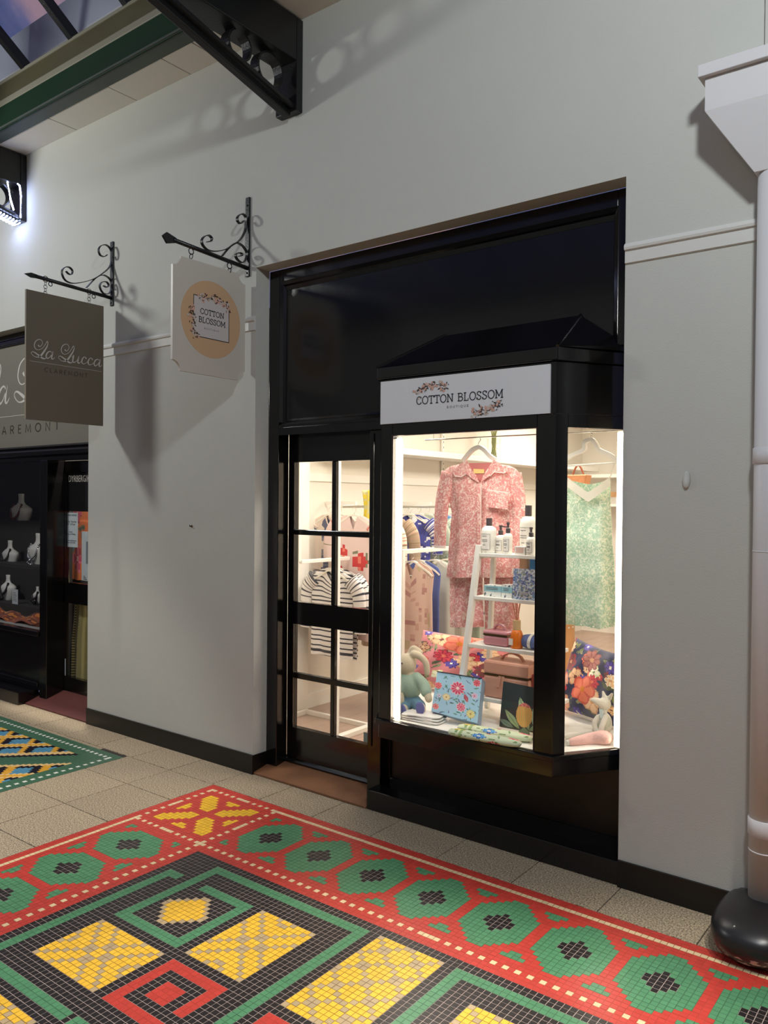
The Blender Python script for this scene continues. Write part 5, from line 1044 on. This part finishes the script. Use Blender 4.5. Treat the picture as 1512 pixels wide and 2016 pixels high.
pm = MB(); [pm.ball(W2(1112+8*k, 1233+3*math.sin(k*1.3), -.02), .0045, 8, 6) for k in range(13)]; q_ = pm.build('pompom_trim', M_lace, gs, True); q_['kind'] = 'stuff'
px_hanger('white hanger with bar carrying the green slip dress', [(1102, 912), (1125, 897), (1149, 886), (1151, 872), (1160, 866), (1168, 867), (1174, 876), (1180, 886), (1200, 895), (1216, 906)], [(1162, 866), (1162, 860), (1166, 855), (1163, 851)], .0, .02, [(1100, 918), (1218, 911)])
# flowers on the far shelf, wooden stand behind the side pane
M_stem = mat('plant stem', (150, 156, 90), .6); M_leaf = mat('plant leaf', (150, 168, 70), .55)
vs_ = thing('flower_vase', 'clear vase of green stems and pale blooms on the high shelf', 'vase', (-3.98, 3.6, 2.085)); MB().lathe([(.06, .001), (.07, .01), (.07, .2), (.062, .2), (.062, .012)], (-3.98, 3.6, 2.085), 20).build('glass', M_glass, vs_, True)
for k in range(7):
    a = k*.9; MB().tube(cat_rom([(-3.98+.03*math.cos(a), 3.6+.03*math.sin(a), 2.10), (-3.98+.02*math.cos(a+1), 3.6, 2.3), (-3.98+.12*math.cos(a), 3.6+.2*math.sin(a), 2.5)], 4), .006, 6).build('stem', M_stem, vs_)
vs2 = thing('plant', 'leafy pot plant with round green leaves on the high rear shelf', 'plant', (-3.0, 5.85, 2.0)); MB().lathe([(.06, .001), (.085, .16), (.07, .16), (.05, .02)], (-3.0, 5.85, 2.0), 18).build('pot', M_inwhite, vs2, True)
rs = thing('wall_shelf', 'white shelf across the rear shop wall', 'shelf', (-2.4, 5.95, 1.96)); box('shelf_board', M_inwhite, -3.9, -1.0, 5.7, 6.09, 1.96, 2.0, rs); box('shelf_board', M_inwhite, -3.9, -1.0, 5.7, 6.09, 1.62, 1.65, rs)
for k in range(26):
    a, h_ = R.uniform(0, 6.28), R.uniform(.15, .55); c = np.array((-3.0+.35*math.cos(a)*R.random()**.5, 5.8+.12*math.sin(a), 2.1+h_)); ax = np.array((math.cos(a+1), .3, math.sin(a)))*.075; ay = np.array((-math.sin(a)*.7, .2, math.cos(a+1)))*.06
    MB().add([c+ax*math.cos(t)+ay*math.sin(t)+np.array((0, .01*math.cos(2*t), 0)) for t in np.linspace(0, 6.28, 9)[:-1]]+[c+np.array((0, -.012, 0))], [(k2, (k2+1) % 8, 8) for k2 in range(8)]).build('leaf', M_leaf, vs2)
for k in range(3): MB().tube([(-3.0, 5.85, 2.15), (-3.0+.1*(k-1), 5.85, 2.6)], .012, 6).build('stem', M_stem, vs2)
wd = thing('wooden_stand', 'tall pale timber display stand behind the navy cushion', 'display stand', (-1.9, 1.1, ZF)); M_wood = mat('pale timber', (206, 160, 104), .5, var=.15, vs=12)
a = PY(1112, 1300, 1.1)[0]; b = PY(1128, 1300, 1.1)[0]; box('post', M_wood, a, b, 1.08, 1.12, ZF+.009, 1.25, wd); box('shelf', M_wood, a-.05, a+.5, 1.0, 1.3, .60, .63, wd); box('shelf', M_wood, a-.05, a+.5, 1.0, 1.3, 1.02, 1.05, wd); box('post', M_wood, a+.42, a+.46, 1.08, 1.12, ZF+.009, 1.25, wd)
zt2 = PY(1130, 968, 1.15)[2]; a2 = PY(1116, 968, 1.15)[0]; b2_ = PY(1160, 968, 1.15)[0]
box('upper_shelf', M_wood, a-.03, b2_+.12, 1.02, 1.28, zt2-.03, zt2, wd); box('post', M_wood, a, b, 1.08, 1.12, 1.25, zt2-.03, wd); box('post', M_wood, a+.42, a+.46, 1.08, 1.12, 1.25, zt2-.03, wd)
bt2 = thing('handbag', 'tan woven handbag standing high behind the slip dress', 'handbag', ((a2+b2_)/2, 1.15, zt2)); mb = MB(); wv = b2_-a2
mb.prism([(a2+wv*.15, zt2+.001), (b2_-wv*.15, zt2+.001), (b2_, zt2+.10), (a2, zt2+.10)], 'y', 1.11, 1.19); mb.build('body', mat('tan weave', (196, 140, 96), .6, bump=.8, bs=200), bt2, False, .006); MB().tube([(a2+wv*(.25+.5*k/8), 1.15, zt2+.098+.06*math.sin(math.pi*k/8)) for k in range(9)], .006, 6).build('handle', mat('bag handle', (150, 84, 56), .5), bt2)
# ------------------------------------------------------------------ soft toys
M_cream = mat('cream plush', (232, 214, 180), .95, bump=.8, bs=300, sheen=.4); M_wplush = mat('white plush', (232, 224, 208), .95, bump=.8, bs=300, sheen=.4)
def fused(mb, name, m__, parent, vox=.005, it=4):
    o = mb.build(name, m__, parent, True); q = o.modifiers.new('r', 'REMESH'); q.mode = 'VOXEL'; q.voxel_size = vox; q.use_smooth_shade = True; s_ = o.modifiers.new('s', 'SMOOTH'); s_.iterations = it; s_.factor = .5; return o
def limb(mb, P, r0, r1, n=12):
    q = cat_rom(P, 5); rr = [r0+(r1-r0)*i/(len(q)-1) for i in range(len(q))]; mb.tube(q, rr, n); mb.ball(q[-1], r1, 10, 8); mb.ball(q[0], r0, 10, 8)
yt = .10; T = lambda x, y, dy=0: PY(x+(8 if yt < .2 else 0), y, yt+dy)
bn = thing('toy_rabbit', 'seated cream toy rabbit in mint jumper and blue trousers beside the blue box', 'soft toy', (T(800, 1400)[0], yt, ZB))
mb = MB(); mb.ball(T(790, 1308), (.062, .055, .058), 20, 14); mb.ball(T(776, 1316, -.03), (.030, .028, .026), 14, 10); mb.ball(T(800, 1348), (.056, .05, .07), 18, 12)
limb(mb, [T(806, 1288, .01), T(818, 1292, .015), T(830, 1304, .02), T(833, 1324, .02)], .020, .016); limb(mb, [T(800, 1286, .03), T(806, 1276, .035), T(820, 1284, .04)], .018, .014)
limb(mb, [T(812, 1332), T(828, 1350, -.01), T(836, 1376, -.03)], .022, .020); limb(mb, [T(786, 1335, -.02), T(780, 1358, -.05), T(782, 1378, -.06)], .022, .019)
limb(mb, [T(810, 1382), T(820, 1392, -.06), T(822, 1395, -.11)], .026, .022); limb(mb, [T(792, 1384), T(788, 1394, -.06), T(784, 1398, -.11)], .026, .022)
fused(mb, 'body', M_cream, bn)
M_mint = mat('mint knit', (176, 200, 176), .95, bump=.8, bs=260, sheen=.3); M_den = mat('blue denim', (104, 146, 166), .9, bump=.5, bs=200); M_sole = mat('violet sole', (110, 114, 176), .9)
mb = MB(); mb.ball(T(800, 1350), (.066, .060, .072), 20, 14); limb(mb, [T(812, 1334), T(826, 1348, -.008), T(831, 1362, -.02)], .030, .030); limb(mb, [T(788, 1336, -.02), T(782, 1356, -.045)], .030, .029); fused(mb, 'jumper', M_mint, bn)
mb = MB(); mb.ball(T(800, 1380), (.062, .055, .040), 18, 12); limb(mb, [T(810, 1383), T(818, 1390, -.05)], .034, .033); limb(mb, [T(792, 1384), T(789, 1392, -.05)], .034, .033); fused(mb, 'trousers', M_den, bn)
for x, y in ((819, 1394), (783, 1398)):
    p = T(x, y, -.135); MB().ball(p, (.028, .008, .031), 16, 10).build('sole', M_sole, bn, True)
MB().ball(T(783, 1306, -.056), .005, 8, 6).build('eye', M_cap, bn, True)
yt = .26; tb_ = thing('toy_fawn', 'white toy fawn in a pale pink skirt leaning in the corner of the side pane', 'soft toy', (T(1180, 1460)[0], yt, ZB))
mb = MB(); mb.ball(T(1190, 1386, .02), (.030, .034, .032), 18, 12); limb(mb, [T(1184, 1384, -.01), T(1174, 1380, -.03), T(1166, 1378, -.04)], .022, .010); limb(mb, [T(1190, 1372, .02), T(1187, 1362, .02)], .012, .006); limb(mb, [T(1200, 1374, .03), T(1205, 1366, .03)], .012, .006)
mb.ball(T(1190, 1425, .02), (.036, .036, .055), 18, 12); limb(mb, [T(1178, 1412, -.01), T(1170, 1425, -.03), T(1176, 1444, -.04)], .014, .012); limb(mb, [T(1192, 1412, -.02), T(1184, 1434, -.05), T(1178, 1456, -.05)], .014, .012); mb.ball(T(1188, 1402, .01), (.018, .018, .022), 12, 8)
pz = lambda x, y, dz=.014: PZ(x, y, ZB+dz)
limb(mb, [pz(1175, 1448, .03), pz(1145, 1456), pz(1118, 1462)], .017, .014); limb(mb, [pz(1172, 1440, .03), pz(1140, 1446), pz(1112, 1450)], .017, .014)
mb.ball(pz(1108, 1462, .026), (.014, .018, .026), 12, 8); mb.ball(pz(1103, 1450, .026), (.014, .018, .026), 12, 8); fused(mb, 'body', M_wplush, tb_, .004)
mb = MB(); mb.ball(T(1188, 1422, .015), (.039, .039, .045), 16, 10); fused(mb, 'top', mat('sage cloth', (206, 208, 190), .9), tb_, .005)
mb = MB(); limb(mb, [pz(1186, 1452, .03), pz(1165, 1454, .022), pz(1140, 1458, .018), pz(1124, 1461, .016)], .034, .017); mb.ball(pz(1190, 1452, .032), (.04, .036, .031), 14, 10); fused(mb, 'skirt', mat('pale pink skirt', (236, 188, 178), .9, bump=.6, bs=150), tb_, .005)
for x, y in ((1181, 1380), (1186, 1387)): MB().ball(T(x, y, -.017), .0035, 8, 6).build('eye', M_cap, tb_, True)
MB().strap([T(1183, 1396, -.012), T(1184, 1404, -.022), T(1185, 1414, -.026)], .018, .003, (1, 0, 0)).build('neck_scarf', mat('pale blue scarf', (196, 210, 206), .9), tb_)
# ------------------------------------------------------------------ jewellery shop, inside the glass
M_dkwall = mat('charcoal display board', (52, 50, 48), .8); M_bust = mat('white plaster bust', (222, 220, 214), .55); M_bead = mat('dark beads', (30, 28, 28), .25); M_slv = mat('silver jewellery', (200, 200, 204), .2, metal=1); M_rbead = mat('brown red beads', (110, 56, 46), .3)
struct(MB().box(-10.5, -5.32, 1.3, 1.36, 0, 3.0).build('wall_display', M_dkwall)); struct(MB().box(-10.5, -5.32, .3, 1.36, 2.75, 2.8).build('ceiling', M_dkwall)); struct(MB().box(-5.36, -5.312, .3, 1.36, .09, 2.75).build('wall_east', M_dkwall)); struct(MB().box(-10.5, -5.32, .3, 1.36, .02, .09).build('floor', M_dkwall))
box_s = thing('display_stage', 'dark stepped display stage inside the jewellery window', 'display stage', (-7.4, .5, .575))
box('deck', mat('white sill board', (170, 168, 162), .6), -8.6, -6.185, .15, .34, .55, .578, box_s); box('step', M_dkwall, -8.6, -6.185, .34, .60, .09, .70, box_s); box('step', M_dkwall, -8.6, -6.185, .60, .95, .09, 1.02, box_s); box('step', M_dkwall, -8.6, -6.185, .95, 1.28, .09, 1.42, box_s)
struct(MB().box(-6.16, -6.12, .27, 1.3, .09, 2.75).build('partition_wall', M_dkwall))
def bust(px_, pyb, pyt, y, label, neck=1, beads=None):
    b = PY(px_, pyb, y); H = PY(px_, pyt, y)[2]-b[2]; t = thing('jewellery_bust', label, 'display bust', tuple(b), 'jewellery busts'); prof = [(.20, .0), (.27, .08), (.38, .25), (.46, .42), (.49, .52), (.46, .585), (.34, .645), (.20, .70), (.135, .77), (.12, .88), (.135, .985), (.12, 1.0), (.01, 1.0)]
    MB().lathe([(r*H, h*H+.0005) for r, h in prof], tuple(b), 22, 'z', 1, .42).build('bust', M_bust, t, True)
    if beads:
        n_ = thing('necklace', beads[0], 'necklace', tuple(b)); mb = MB()
        for k in range(22):
            q = math.pi*(k+.5)/22; rr = .15+.22*math.sin(q); x = b[0]+H*(.20+.1*math.sin(q))*math.cos(q); z = b[2]+H*(.72-.42*math.sin(q)); yy = b[1]-H*(.10+.15*math.sin(q))
            MB().ball((x, yy, z), .012 if beads[2] else .008, 8, 6).build('bead', beads[1], n_, True)
        if beads[2]:
            for k in range(6): MB().ball((b[0]+R.uniform(-.03, .03), b[1]-H*.27, b[2]+H*(.26-.05*k/2)), .016, 8, 6).build('pendant', beads[1], n_, True)
    return t
bust(42, 1042, 972, 1.10, 'white neck bust with a chunky brown pendant, highest in the jewellery window', 1, ('brown red pendant necklace on the highest white bust', M_rbead, True))
bust(76, 1120, 1050, .78, 'white bust hung with silver and black chains by the window post', 1, ('silver and black layered necklace on the bust by the window post', M_slv, True))
bust(20, 1120, 1064, .78, 'small white bust on the middle step at the left frame edge', 1, ('dark bead necklace on the small middle-step bust', M_bead, True))
bust(16, 1184, 1132, .48, 'low white bust beside the white card in the jewellery window', 1, ('black bead loop on the low white bust', M_bead, True)); bust(74, 1190, 1155, .48, 'low white bust right of the white card', 1, ('black ring necklace on the low bust by the post', M_bead, True))
cdp = PY(30, 1182, .36); cdt = thing('price_card', 'white printed card propped among the low busts', 'card', tuple(cdp)); H = PY(30, 1153, .36)[2]-cdp[2]; box('card', mat('card white', (196, 202, 204), .6), cdp[0]-.05, cdp[0]+.045, .358, .362, .7005, .7005+H, cdt)
for k in range(6): box('text_line', M_inkg, cdp[0]-.035, cdp[0]+.03-.01*(k % 3), .3572, .358, .7005+H*(.2+.11*k), .7005+H*(.2+.11*k)+.004, cdt)
cdt.location = (cdp[0], .36, .7005); 
for ch in cdt.children: ch.location = (0, 0, cdp[2]-.7005)
sc = floral(C(150, 74, 40), [], [(r_.random(), r_.random(), r_.uniform(.2, .5), r_.uniform(.02, .05), r_.uniform(-.4, .4), r_.choice([C(214, 130, 50), C(190, 90, 40), C(90, 44, 34), C(120, 60, 40), C(224, 160, 80), C(70, 40, 34)]), C(110, 50, 36)) for _ in range(60)])
m_ = MB().grid(lambda u, v: (-7.4+1.22*u, .19+.15*v, .5795+.02+.015*math.sin(v*14+u*9)+.016*math.sin(u*22)+(.10*max(0, v-.6))), 90, 24, False, sc); tag(m_.build('printed_shawl', M_cloth, None, True), 'orange and brown printed shawl spread along the jewellery window sill', 'shawl').modifiers.new('t', 'SOLIDIFY').thickness = .003
# door display: things stuck to or hanging behind the door glass
yd_ = .276
D = lambda x, y, dy=0: PY(x, y, yd_+dy)
def sheet(name, label, cat_, x0, x1, y0, y1, m__, dy=0, th=.0012):
    a, b = D(x0, y0, dy), D(x1, y1, dy); t = thing(name, label, cat_, (a[0], a[1], b[2])); box('sheet', m__, a[0], b[0], a[1], a[1]+th, b[2], a[2], t); return t, a, b
M_paper = mat('white paper', (206, 214, 218), .6)
t, a, b = sheet('poster', 'black poster lettered DYRBERG/K at the top of the jewellery shop door', 'poster', 124, 200, 926, 1008, mat('black poster', (20, 19, 20), .4), .003)
font_text('DYRBERG/K', (D(135, 948)[0], yd_+.0025, D(135, 949)[2]), (1, 0, 0), Vz, D(176, 945)[0]-D(135, 945)[0], M_wl, t, height=D(135, 936)[2]-D(135, 949)[2], off=0)
t, a, b = sheet('opening_hours', 'white OPENING HOURS notice on the jewellery shop door glass', 'notice', 125, 153, 1009, 1078, M_paper)
for k, (s_, f, wd_) in enumerate((('OPENING HOURS', .90, .86), ('Tuesday - Saturday', .70, .8), ('10.00 - 4.30 pm', .62, .66), ('Closed', .42, .25), ('Sunday and Monday', .34, .72), ('For further information', .17, .8), ('please ring the bell', .10, .6))):
    W_ = b[0]-a[0]; font_text(s_, (a[0]+W_*(1-wd_)/2, a[1]-.0003, b[2]+(a[2]-b[2])*f), (1, 0, 0), Vz, W_*wd_, M_ink, t)
t, a, b = sheet('notice', 'plain white notice over the orange dress, cut off by the wall', 'notice', 161, 190, 1046, 1146, M_paper, -.0015)
box('printed_panel', mat('grey print', (120, 130, 138), .6), D(170, 1060)[0], D(184, 1060)[0], yd_-.0025, yd_-.0016, D(170, 1110)[2], D(170, 1066)[2], t)
for k in range(3): box('text_line', M_inkg, D(165, 1060)[0], D(172-2*k, 1060)[0], yd_-.0025, yd_-.0016, D(165, 1141-3*k)[2], D(165, 1139.6-3*k)[2], t)
t, a, b = sheet('sticker', 'small white sticker with a blue letter M low on the jewellery shop door', 'sticker', 116, 129, 1294, 1330, M_paper, -.018)
W_ = b[0]-a[0]; Hh = a[2]-b[2]; M_blu = mat('royal blue print', (40, 40, 130), .5); mb = MB()
ribbon(mb, [(.18*W_, .32*Hh), (.18*W_, .72*Hh), (.5*W_, .5*Hh), (.82*W_, .72*Hh), (.82*W_, .32*Hh)], W_*.2, (1, 0, 0), Vz, (a[0], a[1]-.0002, b[2])); mb.build('letter_m', M_blu, t)
font_text('MAINSTREET'[:0] or 'CARDS', (a[0]+W_*.2, a[1]-.0002, b[2]+Hh*.1), (1, 0, 0), Vz, W_*.6, M_blu, t) if False else None
for f in (.88, .18, .10): box('print_line', M_blu, a[0]+W_*.2, a[0]+W_*.8, a[1]-.0008, a[1]-.0001, b[2]+Hh*f, b[2]+Hh*(f+.035), t)
orf = floral(C(224, 112, 32), [(.75, .18, .16, 6, C(214, 70, 110), C(180, 40, 80), C(240, 170, 150)), (.25, .62, .14, 6, C(210, 80, 110), C(230, 130, 130), C(180, 40, 80)), (.7, .75, .18, 6, C(196, 50, 84), C(226, 110, 130), C(240, 190, 180)), (.4, .88, .14, 6, C(200, 60, 90), C(226, 120, 130), C(240, 190, 180))], [(.5, .36, .22, .03, .2, C(90, 104, 70), C(70, 80, 60)), (.6, .4, .2, .025, 2.2, C(90, 104, 70), C(70, 80, 60)), (.8, .5, .2, .04, 1.2, C(110, 150, 170), C(80, 120, 140))])
a, b = D(136, 978, .10), D(205, 1146, .10); t = thing('orange_dress', 'orange dress with pink flowers hanging inside the jewellery shop door', 'dress', ((a[0]+b[0])/2, .38, b[2]))
x0_, x1_, zt_, zb2 = a[0], b[0], a[2], b[2]
cloth_body('body', t, ((x0_+x1_)/2, .385, zt_), [(0, -(x1_-x0_)*.36, (x1_-x0_)*.36), (-.03, -(x1_-x0_)*.48, (x1_-x0_)*.48), (-.1, -(x1_-x0_)*.5, (x1_-x0_)*.5), (zb2-zt_, -(x1_-x0_)*.5, (x1_-x0_)*.5)], .03, orf, 60, 50, 2, .006, 4, None); hanger((x0_+x1_)/2, .385, zt_+.05, 'white hanger carrying the orange dress in the jewellery shop', 'hangers on the wall rail')
MB().tube([((x0_+x1_)/2-.5, .385, zt_+.052), ((x0_+x1_)/2+.3, .385, zt_+.052)], .006, 8).build('rail', M_chrome, tag(thing('door_rail', 'hanging rail behind the jewellery shop door', 'rail', (-5.7, .385, zt_+.05)), 'hanging rail behind the jewellery shop door', 'rail'))
t = thing('scarf', 'crumpled olive fabric hanging left of the orange dress', 'scarf', tuple(D(128, 1146, .06))); a, b = D(120, 965, .06), D(140, 1146, .06)
cloth_body('body', t, ((a[0]+b[0])/2, .336, a[2]), [(0, -.01, .02), (-.2, -.04, .03), (b[2]-a[2], -.07, .05)], .02, blotch([C(150, 140, 84), C(110, 104, 66), C(176, 168, 110)], 8, 40), 30, 24, 5, .008, 4); 
bx2 = thing('counter', 'dark low counter behind the lower door glass', 'counter', (-5.8, .7, .09)); box('top', M_dkwall, -6.1, -5.37, .41, 1.2, .09, .36, bx2)
a, b = D(122, 1198, .16), D(142, 1264, .16); t = thing('tote_bag', 'magenta and orange banded bag behind the lower door glass', 'bag', ((a[0]+b[0])/2, a[1], .361)); cz_ = b[2]
for k, (f0, f1, c__) in enumerate(((0, .46, C(150, 50, 110)), (.46, .62, C(220, 120, 90)), (.62, 1.0, C(170, 60, 110)))): box('band', mat('bag band %d' % k, [(150, 50, 110), (220, 120, 90), (170, 60, 110)][k], .6), a[0], b[0], a[1]+.0, a[1]+.07, .361+(a[2]-.361)*f0, .361+(a[2]-.361)*f1, t)
a, b = D(136, 1186, .1), D(180, 1300, .1); t = thing('net_shawl', 'olive netted shawl draped in the lower door pane', 'shawl', ((a[0]+b[0])/2, .376, b[2])); 
cloth_body('body', t, ((a[0]+b[0])/2, .376, a[2]), [(0, -.09, .13), (-.15, -.1, .14), (-.3, -.13, .14), (.12-a[2], -.12, .14)], .03, lambda u, v, *_: C(58, 54, 40) if (int(u*50)+int(v*60)) % 2 and u > .5 else (C(170, 156, 92) if hashn(int(u*12), 3) > .4 else C(140, 130, 80)), 60, 60, 6, .012, 5)
lamp('jewellery_shop_night_light', 'AREA', (-6.9, .6, 2.6), 2.2, (1, .92, .8), .5); lamp('jewellery_door_fill', 'AREA', (-5.75, .325, 2.6), 45, (1, .92, .8), .5, None, .04)  # door light is an added fill to brighten the goods behind the glass
